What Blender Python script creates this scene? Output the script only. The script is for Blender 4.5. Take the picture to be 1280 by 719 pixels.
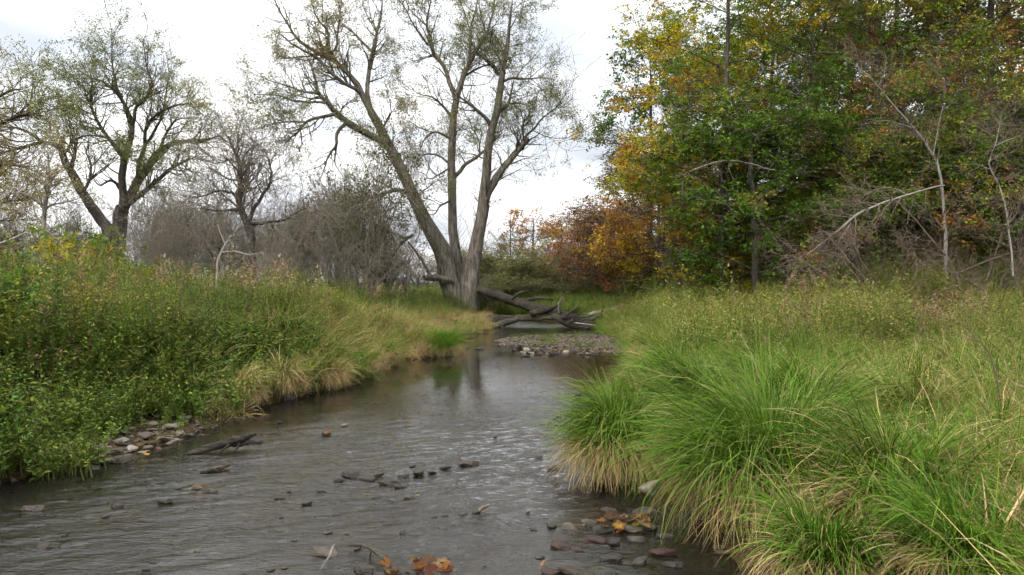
import bpy, math, random
import numpy as np
from mathutils import Vector, Matrix

for o in list(bpy.data.objects):
    bpy.data.objects.remove(o, do_unlink=True)
scene = bpy.context.scene
COL = scene.collection
R = math.radians
F_PX, CX, HOR, CAMZ = 1000.0, 640.0, 352.0, 1.6      # focal length in photo pixels, centre column, horizon row, eye height

# ------------------------------------------------------------------ camera
cam_d = bpy.data.cameras.new('camera')
cam = bpy.data.objects.new('camera', cam_d)
COL.objects.link(cam)
cam.location = (0, 0, CAMZ)
cam.rotation_euler = (R(90 - 0.43), 0, 0)
cam_d.sensor_width = 36.0
cam_d.lens = 36.0 * F_PX / 1280.0
cam_d.clip_start = 0.05
cam_d.clip_end = 3000
scene.camera = cam

# ------------------------------------------------------------------ sky
SUN_EL, SUN_AZ = R(48), R(215)            # compass-like angle of the sun, clockwise from +Y
world = bpy.data.worlds.new('World')
scene.world = world
world.use_nodes = True
wn, wl = world.node_tree.nodes, world.node_tree.links
wn.clear()
w_out = wn.new('ShaderNodeOutputWorld')
w_bg = wn.new('ShaderNodeBackground')
w_bg.inputs['Strength'].default_value = 0.1
w_sky = wn.new('ShaderNodeTexSky')
w_sky.sky_type = 'NISHITA'
w_sky.sun_disc = False
w_sky.sun_elevation = SUN_EL
w_sky.sun_rotation = SUN_AZ
tc = wn.new('ShaderNodeTexCoord')
sep = wn.new('ShaderNodeSeparateXYZ')
wl.new(tc.outputs['Generated'], sep.inputs[0])


def wmath(op, a, b=None):
    n = wn.new('ShaderNodeMath')
    n.operation = op
    for i, v in enumerate((a, b)):
        if v is None:
            continue
        if isinstance(v, (int, float)):
            n.inputs[i].default_value = v
        else:
            wl.new(v, n.inputs[i])
    return n.outputs[0]


zz = wmath('ADD', wmath('MAXIMUM', sep.outputs['Z'], 0.0), 0.22)
comb = wn.new('ShaderNodeCombineXYZ')
wl.new(wmath('DIVIDE', sep.outputs['X'], zz), comb.inputs[0])
wl.new(wmath('DIVIDE', sep.outputs['Y'], zz), comb.inputs[1])
cmap = wn.new('ShaderNodeMapping')
cmap.inputs['Location'].default_value = (3.1, 7.7, 0)
wl.new(comb.outputs[0], cmap.inputs[0])
cn = wn.new('ShaderNodeTexNoise')
cn.inputs['Scale'].default_value = 0.85
cn.inputs['Detail'].default_value = 5
cn.inputs['Roughness'].default_value = 0.5
wl.new(cmap.outputs[0], cn.inputs['Vector'])
cr = wn.new('ShaderNodeValToRGB')           # cloud brightness (times 10, the background strength is 0.1)
cr.color_ramp.elements[0].position = 0.38
cr.color_ramp.elements[0].color = (0.52, 0.56, 0.62, 1)
cr.color_ramp.elements[1].position = 0.58
cr.color_ramp.elements[1].color = (1.15, 1.15, 1.15, 1)
e = cr.color_ramp.elements.new(0.47)
e.color = (0.80, 0.83, 0.87, 1)
wl.new(cn.outputs['Fac'], cr.inputs[0])
cm = wn.new('ShaderNodeVectorMath')
cm.operation = 'SCALE'
wl.new(cr.outputs[0], cm.inputs[0])
wl.new(wmath('MULTIPLY', wmath('ADD', wmath('MULTIPLY', wmath('MAXIMUM', sep.outputs['Z'], 0.0), 2.0), 1.0), 5.9), cm.inputs['Scale'])   # overcast sky: the zenith three times the horizon
hn = wn.new('ShaderNodeTexNoise')           # thin places where a little blue shows
hn.inputs['Scale'].default_value = 1.3
hn.inputs['Detail'].default_value = 3
wl.new(cmap.outputs[0], hn.inputs['Vector'])
hr = wn.new('ShaderNodeMapRange')
hr.inputs['From Min'].default_value = 0.62
hr.inputs['From Max'].default_value = 0.72
hr.inputs['To Min'].default_value = 1.0
hr.inputs['To Max'].default_value = 0.35
wl.new(hn.outputs['Fac'], hr.inputs['Value'])
mx = wn.new('ShaderNodeMix')
mx.data_type = 'RGBA'
wl.new(hr.outputs[0], mx.inputs['Factor'])
wl.new(w_sky.outputs[0], mx.inputs['A'])
wl.new(cm.outputs[0], mx.inputs['B'])
wl.new(mx.outputs['Result'], w_bg.inputs['Color'])
wl.new(w_bg.outputs[0], w_out.inputs['Surface'])

# ------------------------------------------------------------------ sun behind thin cloud
sd = bpy.data.lights.new('sun', 'SUN')
sd.energy = 2.4
sd.angle = R(10)
sd.color = (1.0, 0.95, 0.86)
sun = bpy.data.objects.new('sun', sd)
COL.objects.link(sun)
to_sun = Vector((math.sin(SUN_AZ) * math.cos(SUN_EL), math.cos(SUN_AZ) * math.cos(SUN_EL), math.sin(SUN_EL)))
sun.rotation_euler = to_sun.to_track_quat('Z', 'Y').to_euler()

# ------------------------------------------------------------------ exposure
vs = scene.view_settings
vs.view_transform = 'Standard'
vs.look = 'None'
vs.exposure = 0.9
vs.gamma = 1.0
vs.use_curve_mapping = False
scene.cycles.use_denoising = True
scene.cycles.max_bounces = 5
scene.cycles.diffuse_bounces = 3
scene.cycles.glossy_bounces = 3
scene.cycles.transmission_bounces = 3
scene.cycles.use_adaptive_sampling = True
scene.cycles.adaptive_threshold = 0.05
scene.cycles.adaptive_min_samples = 12
scene.cycles.debug_use_spatial_splits = True
scene.cycles.transparent_max_bounces = 12
scene.cycles.sample_clamp_indirect = 6.0

# ================================================================== helpers
def P(px, py, Y):
    """photo pixel at distance Y -> point of the place"""
    return np.array([(px - CX) / F_PX * Y, Y, CAMZ - (py - HOR) / F_PX * Y])


def W(px, py):
    """photo pixel on the water -> (x, y)"""
    Y = CAMZ * F_PX / (py - HOR)
    return np.array([(px - CX) / F_PX * Y, Y])


def nrm(v):
    return v / np.maximum(np.linalg.norm(v, axis=-1, keepdims=True), 1e-9)


class VNoise:
    def __init__(s, seed, n=256):
        s.n = n
        s.t = np.random.default_rng(seed).random((n, n))

    def __call__(s, x, y):
        xi, yi = np.floor(x).astype(int), np.floor(y).astype(int)
        fx, fy = x - xi, y - yi
        fx, fy = fx * fx * (3 - 2 * fx), fy * fy * (3 - 2 * fy)
        n = s.n
        a, b = s.t[xi % n, yi % n], s.t[(xi + 1) % n, yi % n]
        c, d = s.t[xi % n, (yi + 1) % n], s.t[(xi + 1) % n, (yi + 1) % n]
        return (a * (1 - fx) + b * fx) * (1 - fy) + (c * (1 - fx) + d * fx) * fy


VN = VNoise(5)


def fbm(x, y, o=3):
    v, a, t = 0, 0.5, 0
    for i in range(o):
        v = v + a * VN(x * 2 ** i + 17.3 * i, y * 2 ** i + 5.1 * i)
        t += a
        a *= 0.5
    return v / t


def sstep(x):
    x = np.clip(x, 0, 1)
    return x * x * (3 - 2 * x)


def mesh_data(name, V, quads=None, tris=None, mats=(), cols=None, midx=None, smooth=False):
    V = np.asarray(V, np.float32).reshape(-1, 3)
    me = bpy.data.meshes.new(name)
    nq = 0 if quads is None else len(quads)
    nt = 0 if tris is None else len(tris)
    me.vertices.add(len(V))
    me.vertices.foreach_set('co', V.ravel())
    loops = []
    if nq:
        loops.append(np.asarray(quads, np.int32).ravel())
    if nt:
        loops.append(np.asarray(tris, np.int32).ravel())
    loops = np.concatenate(loops)
    me.loops.add(len(loops))
    me.loops.foreach_set('vertex_index', loops)
    me.polygons.add(nq + nt)
    st = np.concatenate([np.arange(nq) * 4, nq * 4 + np.arange(nt) * 3]).astype(np.int32)
    me.polygons.foreach_set('loop_start', st)
    if midx is not None:
        me.polygons.foreach_set('material_index', np.asarray(midx, np.int32))
    me.polygons.foreach_set('use_smooth', np.full(nq + nt, smooth, bool))
    for m in mats:
        me.materials.append(m)
    me.update(calc_edges=True)
    if cols is not None:
        a = me.color_attributes.new('Col', 'FLOAT_COLOR', 'POINT')
        c = np.ones((len(V), 4), np.float32)
        c[:, :3] = cols
        a.data.foreach_set('color', c.ravel())
    return me


def put(name, me, parent=None, loc=(0, 0, 0), rot=(0, 0, 0), scl=(1, 1, 1)):
    o = bpy.data.objects.new(name, me)
    COL.objects.link(o)
    o.location = loc
    o.rotation_euler = rot
    o.scale = scl
    if parent is not None:
        o.parent = parent
    return o


def tag(o, label=None, cat=None, group=None, kind=None):
    if label:
        o['label'] = label
    if cat:
        o['category'] = cat
    if group:
        o['group'] = group
    if kind:
        o['kind'] = kind
    return o


def empty(name, loc, label=None, cat=None, group=None):
    o = bpy.data.objects.new(name, None)
    COL.objects.link(o)
    o.location = loc
    o.empty_display_size = 0.3
    return tag(o, label, cat, group)


def copy_parts(src, dst):
    for ch in list(src.children):
        c = ch.copy()
        COL.objects.link(c)
        c.parent = dst
        copy_parts(ch, c)


class Geo:
    """collects quads / triangles with vertex colours and material slots"""
    def __init__(s):
        s.V, s.Q, s.T, s.C, s.MQ, s.MT, s.n = [], [], [], [], [], [], 0

    def add(s, V, Q=None, T=None, C=(1, 1, 1), m=0):
        V = np.asarray(V, np.float32).reshape(-1, 3)
        C = np.asarray(C, np.float32)
        s.C.append(np.broadcast_to(C, (len(V), 3)) if C.ndim == 1 else C.reshape(-1, 3))
        s.V.append(V)
        if Q is not None and len(Q):
            s.Q.append(np.asarray(Q) + s.n)
            s.MQ.append(np.full(len(Q), m))
        if T is not None and len(T):
            s.T.append(np.asarray(T) + s.n)
            s.MT.append(np.full(len(T), m))
        s.n += len(V)
        return s

    def mesh(s, name, mats, smooth=False):
        Q = np.concatenate(s.Q) if s.Q else None
        T = np.concatenate(s.T) if s.T else None
        mi = np.concatenate(s.MQ + s.MT)
        return mesh_data(name, np.concatenate(s.V), Q, T, mats, np.concatenate(s.C), mi, smooth)


# ================================================================== materials
def new_mat(name):
    m = bpy.data.materials.new(name)
    m.use_nodes = True
    nt = m.node_tree
    nt.nodes.clear()
    out = nt.nodes.new('ShaderNodeOutputMaterial')
    return m, nt.nodes, nt.links, out


def ramp(n, stops):
    r = n.new('ShaderNodeValToRGB')
    el = r.color_ramp.elements
    while len(el) < len(stops):
        el.new(0.5)
    for e_, (p, c) in zip(el, stops):
        e_.position = p
        e_.color = (*c, 1)
    return r


def leaf_mat(name, transl=0.35, var=0.25, rough=0.5, spec=0.18):
    """colour from the mesh, varied per plant, with light passing through"""
    m, n, l, out = new_mat(name)
    at = n.new('ShaderNodeAttribute')
    at.attribute_name = 'Col'
    oi = n.new('ShaderNodeObjectInfo')
    mr = n.new('ShaderNodeMapRange')
    mr.inputs['To Min'].default_value = 1 - var
    mr.inputs['To Max'].default_value = 1 + var
    l.new(oi.outputs['Random'], mr.inputs['Value'])
    hs = n.new('ShaderNodeHueSaturation')
    hs.inputs['Saturation'].default_value = 1.1
    l.new(at.outputs['Color'], hs.inputs['Color'])
    l.new(mr.outputs[0], hs.inputs['Value'])
    m2 = n.new('ShaderNodeMath')
    m2.operation = 'MULTIPLY'
    m2.inputs[1].default_value = 7.13
    l.new(oi.outputs['Random'], m2.inputs[0])
    m3 = n.new('ShaderNodeMath')
    m3.operation = 'FRACT'
    l.new(m2.outputs[0], m3.inputs[0])
    mh = n.new('ShaderNodeMapRange')
    mh.inputs['To Min'].default_value = 0.5 - var * 0.09
    mh.inputs['To Max'].default_value = 0.5 + var * 0.05
    l.new(m3.outputs[0], mh.inputs['Value'])
    l.new(mh.outputs[0], hs.inputs['Hue'])
    b = n.new('ShaderNodeBsdfPrincipled')
    b.inputs['Roughness'].default_value = rough
    b.inputs['Specular IOR Level'].default_value = spec
    l.new(hs.outputs[0], b.inputs['Base Color'])
    t = n.new('ShaderNodeBsdfTranslucent')
    l.new(hs.outputs[0], t.inputs['Color'])
    mix = n.new('ShaderNodeMixShader')
    mix.inputs[0].default_value = transl
    l.new(b.outputs[0], mix.inputs[1])
    l.new(t.outputs[0], mix.inputs[2])
    l.new(mix.outputs[0], out.inputs[0])
    return m


def bark_mat(name, c1, c2, c3, scale=6.0, bump=0.6, moss=None, axis=2):
    m, n, l, out = new_mat(name)
    tcn = n.new('ShaderNodeTexCoord')
    mp = n.new('ShaderNodeMapping')
    mp.inputs['Scale'].default_value = [scale * (0.22 if k == axis else 1.0) for k in range(3)]
    l.new(tcn.outputs['Object'], mp.inputs[0])
    nz = n.new('ShaderNodeTexNoise')
    nz.inputs['Scale'].default_value = 2.0
    nz.inputs['Detail'].default_value = 6
    nz.inputs['Roughness'].default_value = 0.65
    l.new(mp.outputs[0], nz.inputs['Vector'])
    rp = ramp(n, [(0.30, c1), (0.5, c2), (0.72, c3)])
    l.new(nz.outputs['Fac'], rp.inputs[0])
    b = n.new('ShaderNodeBsdfPrincipled')
    b.inputs['Roughness'].default_value = 0.9
    b.inputs['Specular IOR Level'].default_value = 0.2
    colr = rp.outputs[0]
    if moss:
        n2 = n.new('ShaderNodeTexNoise')
        n2.inputs['Scale'].default_value = 0.7
        n2.inputs['Detail'].default_value = 3
        l.new(tcn.outputs['Object'], n2.inputs['Vector'])
        mr = n.new('ShaderNodeMapRange')
        mr.inputs['From Min'].default_value = 0.5
        mr.inputs['From Max'].default_value = 0.7
        mr.inputs['To Max'].default_value = 0.7
        l.new(n2.outputs['Fac'], mr.inputs['Value'])
        mm = n.new('ShaderNodeMix')
        mm.data_type = 'RGBA'
        l.new(mr.outputs[0], mm.inputs['Factor'])
        l.new(colr, mm.inputs['A'])
        mm.inputs['B'].default_value = (*moss, 1)
        colr = mm.outputs['Result']
    l.new(colr, b.inputs['Base Color'])
    bp = n.new('ShaderNodeBump')
    bp.inputs['Strength'].default_value = bump
    bp.inputs['Distance'].default_value = 0.05
    l.new(nz.outputs['Fac'], bp.inputs['Height'])
    l.new(bp.outputs[0], b.inputs['Normal'])
    l.new(b.outputs[0], out.inputs[0])
    return m


def stone_mat(name, c1, c2, moss=0.0):
    m, n, l, out = new_mat(name)
    tcn = n.new('ShaderNodeTexCoord')
    oi = n.new('ShaderNodeObjectInfo')
    ad = n.new('ShaderNodeVectorMath')
    ad.operation = 'ADD'
    sc = n.new('ShaderNodeVectorMath')
    sc.operation = 'SCALE'
    sc.inputs[0].default_value = (37, 91, 53)
    l.new(oi.outputs['Random'], sc.inputs['Scale'])
    l.new(tcn.outputs['Object'], ad.inputs[0])
    l.new(sc.outputs[0], ad.inputs[1])
    nz = n.new('ShaderNodeTexNoise')
    nz.inputs['Scale'].default_value = 3.0
    nz.inputs['Detail'].default_value = 7
    nz.inputs['Roughness'].default_value = 0.65
    l.new(ad.outputs[0], nz.inputs['Vector'])
    rp = ramp(n, [(0.32, c1), (0.66, c2)])
    l.new(nz.outputs['Fac'], rp.inputs[0])
    hs = n.new('ShaderNodeHueSaturation')
    mr = n.new('ShaderNodeMapRange')
    mr.inputs['To Min'].default_value = 0.6
    mr.inputs['To Max'].default_value = 1.3
    l.new(oi.outputs['Random'], mr.inputs['Value'])
    l.new(mr.outputs[0], hs.inputs['Value'])
    l.new(rp.outputs[0], hs.inputs['Color'])
    b = n.new('ShaderNodeBsdfPrincipled')
    b.inputs['Roughness'].default_value = 0.6
    b.inputs['Specular IOR Level'].default_value = 0.25
    l.new(hs.outputs[0], b.inputs['Base Color'])
    bp = n.new('ShaderNodeBump')
    bp.inputs['Strength'].default_value = 0.5
    bp.inputs['Distance'].default_value = 0.03
    l.new(nz.outputs['Fac'], bp.inputs['Height'])
    l.new(bp.outputs[0], b.inputs['Normal'])
    l.new(b.outputs[0], out.inputs[0])
    return m


M_LEAF = leaf_mat('leaf', 0.45, 0.08)
M_HERB = leaf_mat('herb', 0.3, 0.35)
M_GRASS = leaf_mat('grass', 0.3, 0.3, 0.5, 0.12)
M_TUSS = leaf_mat('sedge', 0.3, 0.06, 0.5, 0.12)
M_BARK_W = bark_mat('willow_bark', (0.03, 0.026, 0.021), (0.115, 0.10, 0.083), (0.24, 0.218, 0.188), 6, 1.0, (0.095, 0.09, 0.05))
M_BARK_D = bark_mat('dark_bark', (0.025, 0.02, 0.017), (0.06, 0.05, 0.042), (0.12, 0.10, 0.085), 7, 0.8)
M_BARK_G = bark_mat('grey_bark', (0.09, 0.08, 0.07), (0.16, 0.145, 0.125), (0.25, 0.23, 0.21), 7, 0.6)
M_BARK_P = bark_mat('pale_dead_wood', (0.12, 0.11, 0.09), (0.23, 0.215, 0.185), (0.36, 0.345, 0.30), 12, 0.6, (0.14, 0.16, 0.10))
M_TWIG_W = bark_mat('willow_twig', (0.05, 0.042, 0.03), (0.09, 0.078, 0.055), (0.13, 0.115, 0.085), 9, 0.2)
M_TWIG_G = bark_mat('grey_twig', (0.085, 0.072, 0.055), (0.145, 0.125, 0.098), (0.22, 0.195, 0.16), 9, 0.2)
M_TWIG_R = bark_mat('reddish_twig', (0.06, 0.045, 0.034), (0.11, 0.082, 0.062), (0.17, 0.13, 0.10), 9, 0.2)
M_LOG = bark_mat('old_log_bark', (0.008, 0.0065, 0.005), (0.022, 0.018, 0.014), (0.07, 0.058, 0.046), 11, 1.0, (0.10, 0.09, 0.06), axis=0)
M_STONE = stone_mat('shale_stone', (0.032, 0.026, 0.019), (0.115, 0.094, 0.07))
M_GRAVEL = stone_mat('bar_gravel', (0.028, 0.022, 0.014), (0.10, 0.08, 0.055))
M_BED = stone_mat('bed_stone', (0.03, 0.023, 0.012), (0.09, 0.07, 0.04))
M_STONE_M = stone_mat('damp_stone', (0.014, 0.012, 0.009), (0.058, 0.048, 0.035))
M_STONE_D = stone_mat('wet_dark_stone', (0.007, 0.006, 0.0045), (0.028, 0.023, 0.017))
M_STONE_R = stone_mat('red_stone', (0.014, 0.008, 0.006), (0.055, 0.028, 0.022))
M_STONE_L = stone_mat('pale_stone', (0.09, 0.077, 0.058), (0.20, 0.175, 0.135))


def ground_material():
    m, n, l, out = new_mat('ground_soil')
    g = n.new('ShaderNodeNewGeometry')
    nz = n.new('ShaderNodeTexNoise')
    nz.inputs['Scale'].default_value = 3.5
    nz.inputs['Detail'].default_value = 8
    nz.inputs['Roughness'].default_value = 0.7
    l.new(g.outputs['Position'], nz.inputs['Vector'])
    soil = ramp(n, [(0.3, (0.009, 0.007, 0.004)), (0.5, (0.02, 0.016, 0.009)), (0.7, (0.042, 0.034, 0.019))])
    l.new(nz.outputs['Fac'], soil.inputs[0])
    vo = n.new('ShaderNodeTexVoronoi')
    vo.inputs['Scale'].default_value = 11.0
    l.new(g.outputs['Position'], vo.inputs['Vector'])
    bedc = n.new('ShaderNodeMix')
    bedc.data_type = 'RGBA'
    bedc.blend_type = 'MULTIPLY'
    bedc.inputs['Factor'].default_value = 1
    rb = ramp(n, [(0.25, (0.025, 0.018, 0.008)), (0.5, (0.055, 0.04, 0.017)), (0.75, (0.10, 0.075, 0.036))])
    nz2 = n.new('ShaderNodeTexNoise')
    nz2.inputs['Scale'].default_value = 1.4
    nz2.inputs['Detail'].default_value = 5
    l.new(g.outputs['Position'], nz2.inputs['Vector'])
    l.new(nz2.outputs['Fac'], rb.inputs[0])
    rv = ramp(n, [(0.0, (0.5, 0.5, 0.5)), (1.0, (1.2, 1.1, 1.0))])
    l.new(vo.outputs['Color'], rv.inputs[0])
    l.new(rb.outputs[0], bedc.inputs['A'])
    l.new(rv.outputs[0], bedc.inputs['B'])
    sx = n.new('ShaderNodeSeparateXYZ')
    l.new(g.outputs['Position'], sx.inputs[0])
    mr = n.new('ShaderNodeMapRange')
    mr.inputs['From Min'].default_value = 0.0
    mr.inputs['From Max'].default_value = 0.12
    l.new(sx.outputs['Z'], mr.inputs['Value'])
    mix = n.new('ShaderNodeMix')
    mix.data_type = 'RGBA'
    l.new(mr.outputs[0], mix.inputs['Factor'])
    l.new(bedc.outputs['Result'], mix.inputs['A'])
    l.new(soil.outputs[0], mix.inputs['B'])
    b = n.new('ShaderNodeBsdfPrincipled')
    b.inputs['Roughness'].default_value = 0.95
    b.inputs['Specular IOR Level'].default_value = 0.08
    l.new(mix.outputs['Result'], b.inputs['Base Color'])
    bp = n.new('ShaderNodeBump')
    bp.inputs['Strength'].default_value = 0.8
    bp.inputs['Distance'].default_value = 0.05
    l.new(nz.outputs['Fac'], bp.inputs['Height'])
    l.new(bp.outputs[0], b.inputs['Normal'])
    l.new(b.outputs[0], out.inputs[0])
    return m


def water_material():
    m, n, l, out = new_mat('stream_water')
    g = n.new('ShaderNodeNewGeometry')
    mp = n.new('ShaderNodeMapping')
    mp.inputs['Rotation'].default_value = (0, 0, R(-38))
    mp.inputs['Scale'].default_value = (0.42, 1.0, 1.0)
    l.new(g.outputs['Position'], mp.inputs[0])
    n1 = n.new('ShaderNodeTexNoise')
    n1.inputs['Scale'].default_value = 22.0
    n1.inputs['Detail'].default_value = 3
    n1.inputs['Roughness'].default_value = 0.55
    n1.inputs['Distortion'].default_value = 0.6
    l.new(mp.outputs[0], n1.inputs['Vector'])
    bp = n.new('ShaderNodeBump')
    bp.inputs['Strength'].default_value = 0.55
    bp.inputs['Distance'].default_value = 0.028
    n2 = n.new('ShaderNodeTexNoise')
    n2.inputs['Scale'].default_value = 58.0
    n2.inputs['Detail'].default_value = 2
    l.new(mp.outputs[0], n2.inputs['Vector'])
    ma = n.new('ShaderNodeMath')
    ma.operation = 'MULTIPLY_ADD'
    ma.inputs[1].default_value = 0.4
    l.new(n2.outputs['Fac'], ma.inputs[0])
    l.new(n1.outputs['Fac'], ma.inputs[2])
    l.new(ma.outputs[0], bp.inputs['Height'])
    at = n.new('ShaderNodeAttribute')          # how broken the surface is: riffle or still pool
    at.attribute_name = 'Col'
    l.new(at.outputs['Fac'], bp.inputs['Strength'])
    fr = n.new('ShaderNodeFresnel')
    fr.inputs['IOR'].default_value = 1.333
    l.new(bp.outputs[0], fr.inputs['Normal'])
    gl = n.new('ShaderNodeBsdfGlossy')
    gl.inputs['Roughness'].default_value = 0.05
    gl.inputs['Color'].default_value = (1, 1, 1, 1)
    l.new(bp.outputs[0], gl.inputs['Normal'])
    tr = n.new('ShaderNodeBsdfTransparent')
    tr.inputs['Color'].default_value = (0.42, 0.39, 0.30, 1)
    grey_lift = n.new('ShaderNodeBsdfDiffuse')  # even grey diffuse added to brighten the water, standing in for sky sheen
    grey_lift.inputs['Color'].default_value = (0.27, 0.27, 0.255, 1)
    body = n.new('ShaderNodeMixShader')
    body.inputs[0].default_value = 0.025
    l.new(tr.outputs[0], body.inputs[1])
    l.new(grey_lift.outputs[0], body.inputs[2])
    mix = n.new('ShaderNodeMixShader')
    l.new(fr.outputs[0], mix.inputs[0])
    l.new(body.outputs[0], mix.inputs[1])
    l.new(gl.outputs[0], mix.inputs[2])
    l.new(mix.outputs[0], out.inputs[0])
    return m


# ================================================================== terrain and water
XL_Y = [-9, 0, 4, 5.5, 6.3, 7.2, 8.5, 10.5, 12.5, 14.5, 16.3, 17.2, 18.5, 20, 22, 23.5, 25.5, 30, 33, 35, 38, 44]
XL_X = [-4.8, -4.6, -4.4, -4.15, -4.05, -3.75, -3.35, -3.2, -2.5, -2.35, -2.25, -1.6, -1.65, -1.9, -1.75, -1.0, -.75, -.6, -2, -6, -20, -60]
XR_Y = [-9, 0, 4, 4.8, 5.6, 6.3, 7.5, 9, 10.5, 12, 13.5, 16, 18, 21, 25, 28, 31, 33.5, 36, 40, 44]
XR_X = [1.3, 1.3, 1.15, 1.2, 1.3, 1.05, 1.05, 1.2, 1.4, 1.85, 2.2, 2.45, 2.65, 2.9, 2.9, 2.8, 2.3, 1, -3, -14, -55]


def xl(y):
    return np.interp(y, XL_Y, XL_X)


def xr(y):
    return np.interp(y, XR_Y, XR_X)


def hgt(x, y):
    x, y = np.asarray(x, float), np.asarray(y, float)
    wob = (fbm(y * 1.3 + 3, x * 0 + 7.7) - 0.5) * 0.35
    L, Rr = xl(y) + wob, xr(y) - wob
    dl, dr = L - x, x - Rr
    # bed
    u = np.clip((x - L) / np.maximum(Rr - L, 0.3), 0, 1)
    bed = -0.03 - 0.20 * np.sin(math.pi * u) ** 0.6 + (fbm(x * 2.2, y * 2.2, 4) - 0.5) * 0.16
    bar = 0.30 * (1 - ((x - 1.75 + .12 * (y - 21)) / (2.15 + .5 * (fbm(y * .8, x * .3 + 3) - .5))) ** 2 - ((y - 20.9) / (2.7 + 1.0 * (fbm(x * .9 + 8, y * .1) - .5))) ** 2)
    bar = np.minimum(bar, 0.065) + (fbm(x * 3, y * 3) - 0.5) * 0.08
    bed = np.maximum(bed, np.where(bar > -0.4, bar - 0.02, -9))
    # left bank
    shelf = 0.12 + 0.85 * np.exp(-((y - 7.9) / 1.1) ** 2)
    hp = np.interp(y, [0, 10, 16, 22, 30, 60], [0.9, 0.85, 0.68, 0.5, 0.4, 0.5])
    zl = 0.10 * np.clip(dl / shelf, 0, 1) + (hp - 0.10) * sstep((dl - shelf) / 1.2) + 0.02 * np.clip(dl - 2, 0, 12)
    # right bank
    zr = 0.22 * sstep(dr / 0.45) + 0.12 * sstep((dr - .4) / 3.0) + 0.025 * np.clip(dr - 2, 0, 10)
    hill = np.clip(x - 8.0 + 0.02 * (y - 20), 0, 40) * sstep((y - 18) / 7)
    zr = zr + 0.38 * hill
    nz = (fbm(x * 0.9, y * 0.9, 4) - 0.5) * 0.22
    z = np.where(dl > 0, zl + nz * np.clip(dl, 0, 1), np.where(dr > 0, zr + nz * np.clip(dr, 0, 1), bed))
    return z


def hz(x, y):
    return float(hgt(np.array([x]), np.array([y]))[0])


def grid_mesh(name, xs, ys, Z, mats, cols=None, smooth=True):
    X, Y = np.meshgrid(xs, ys)
    V = np.stack([X, Y, Z], -1).reshape(-1, 3)
    nx, ny = len(xs), len(ys)
    i = np.arange(nx - 1)[None, :] + np.arange(ny - 1)[:, None] * nx
    Q = np.stack([i, i + 1, i + 1 + nx, i + nx], -1).reshape(-1, 4)
    return mesh_data(name, V, Q, None, mats, cols, None, smooth)


def spread(parts):
    out = []
    for a, b, s in parts:
        out.append(np.arange(a, b, s))
    return np.concatenate(out + [np.array([parts[-1][1]])])


gx = spread([(-600, -60, 60), (-60, -16, 2.0), (-16, -6, 0.4), (-6, 4.4, 0.1), (4.4, 16, 0.4), (16, 60, 2), (60, 600, 60)])
gy = spread([(-40, -2, 4), (-2, 3, 0.5), (3, 14, 0.1), (14, 40, 0.2), (40, 80, 2), (80, 900, 60)])
GX, GY = np.meshgrid(gx, gy)
ground = put('ground', grid_mesh('ground', gx, gy, hgt(GX, GY), [ground_material()]))
tag(ground, 'dark soil ground with the brown stream bed cut into it', 'ground', kind='structure')

wx = spread([(-9, -5.2, 0.3), (-5.2, 3.2, 0.055), (3.2, 5, 0.3)])
wy = [1.0]
while wy[-1] < 48:
    wy.append(wy[-1] + max(0.022, 0.0042 * wy[-1]))
wy = np.array(wy)
WX, WY = np.meshgrid(wx, wy)
rif = np.interp(WY, [0, 7.5, 10, 12, 15.5, 17, 20, 26, 29, 40], [1.0, 0.9, 0.22, 0.06, 0.04, 0.06, 0.14, 0.2, 1.0, 0.8])
rif = rif * (0.55 + 0.9 * sstep((fbm(WX * 0.7 + 9, WY * 0.45, 2) - 0.3) / 0.4))
edge = sstep(np.minimum(WX - xl(WY), xr(WY) - WX) / 0.9)
rif = rif * (0.25 + 0.75 * edge)
ca, sa = math.cos(R(35)), math.sin(R(35))
A_, B_ = WX * ca + WY * sa, -WX * sa + WY * ca
wz = (fbm(A_ * 2.2, B_ * 6.5, 3) - 0.5) * 0.026 + (fbm(A_ * 6 + 40, B_ * 15, 2) - 0.5) * 0.018
wz = wz * rif
wcol = np.repeat(np.clip(0.02 + 0.6 * rif, 0, 1).reshape(-1, 1), 3, 1)
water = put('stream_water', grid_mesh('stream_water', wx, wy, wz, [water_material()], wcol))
tag(water, 'shallow rippled grey brown stream between the two banks', 'stream', kind='structure')

# ================================================================== branches
def resample(pts, n, rng=None, jit=0.0):
    """smooth a traced polyline of (x, y, z, r)"""
    p = np.asarray(pts, float)
    if len(p) == 2:
        p = np.stack([p[0], (p[0] + p[1]) / 2, p[1]])
    q = np.concatenate([[2 * p[0] - p[1]], p, [2 * p[-1] - p[-2]]])
    s = np.concatenate([[0], np.cumsum(np.linalg.norm(np.diff(p[:, :3], axis=0), axis=1))])
    u = np.interp(np.linspace(0, s[-1], n), s, np.arange(len(p)))
    i = np.minimum(u.astype(int), len(p) - 2)
    t = (u - i)[:, None]
    a, b, c, d = q[i], q[i + 1], q[i + 2], q[i + 3]
    o = 0.5 * (2 * b + (c - a) * t + (2 * a - 5 * b + 4 * c - d) * t ** 2 + (3 * b - a - 3 * c + d) * t ** 3)
    o[:, 3] = np.interp(u, np.arange(len(p)), p[:, 3])
    if rng is not None and jit:
        k = rng.normal(0, 1, (n, 3)) * jit * o[:, 3:4]
        k[0] = 0
        o[:, :3] += k
    return o


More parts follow.
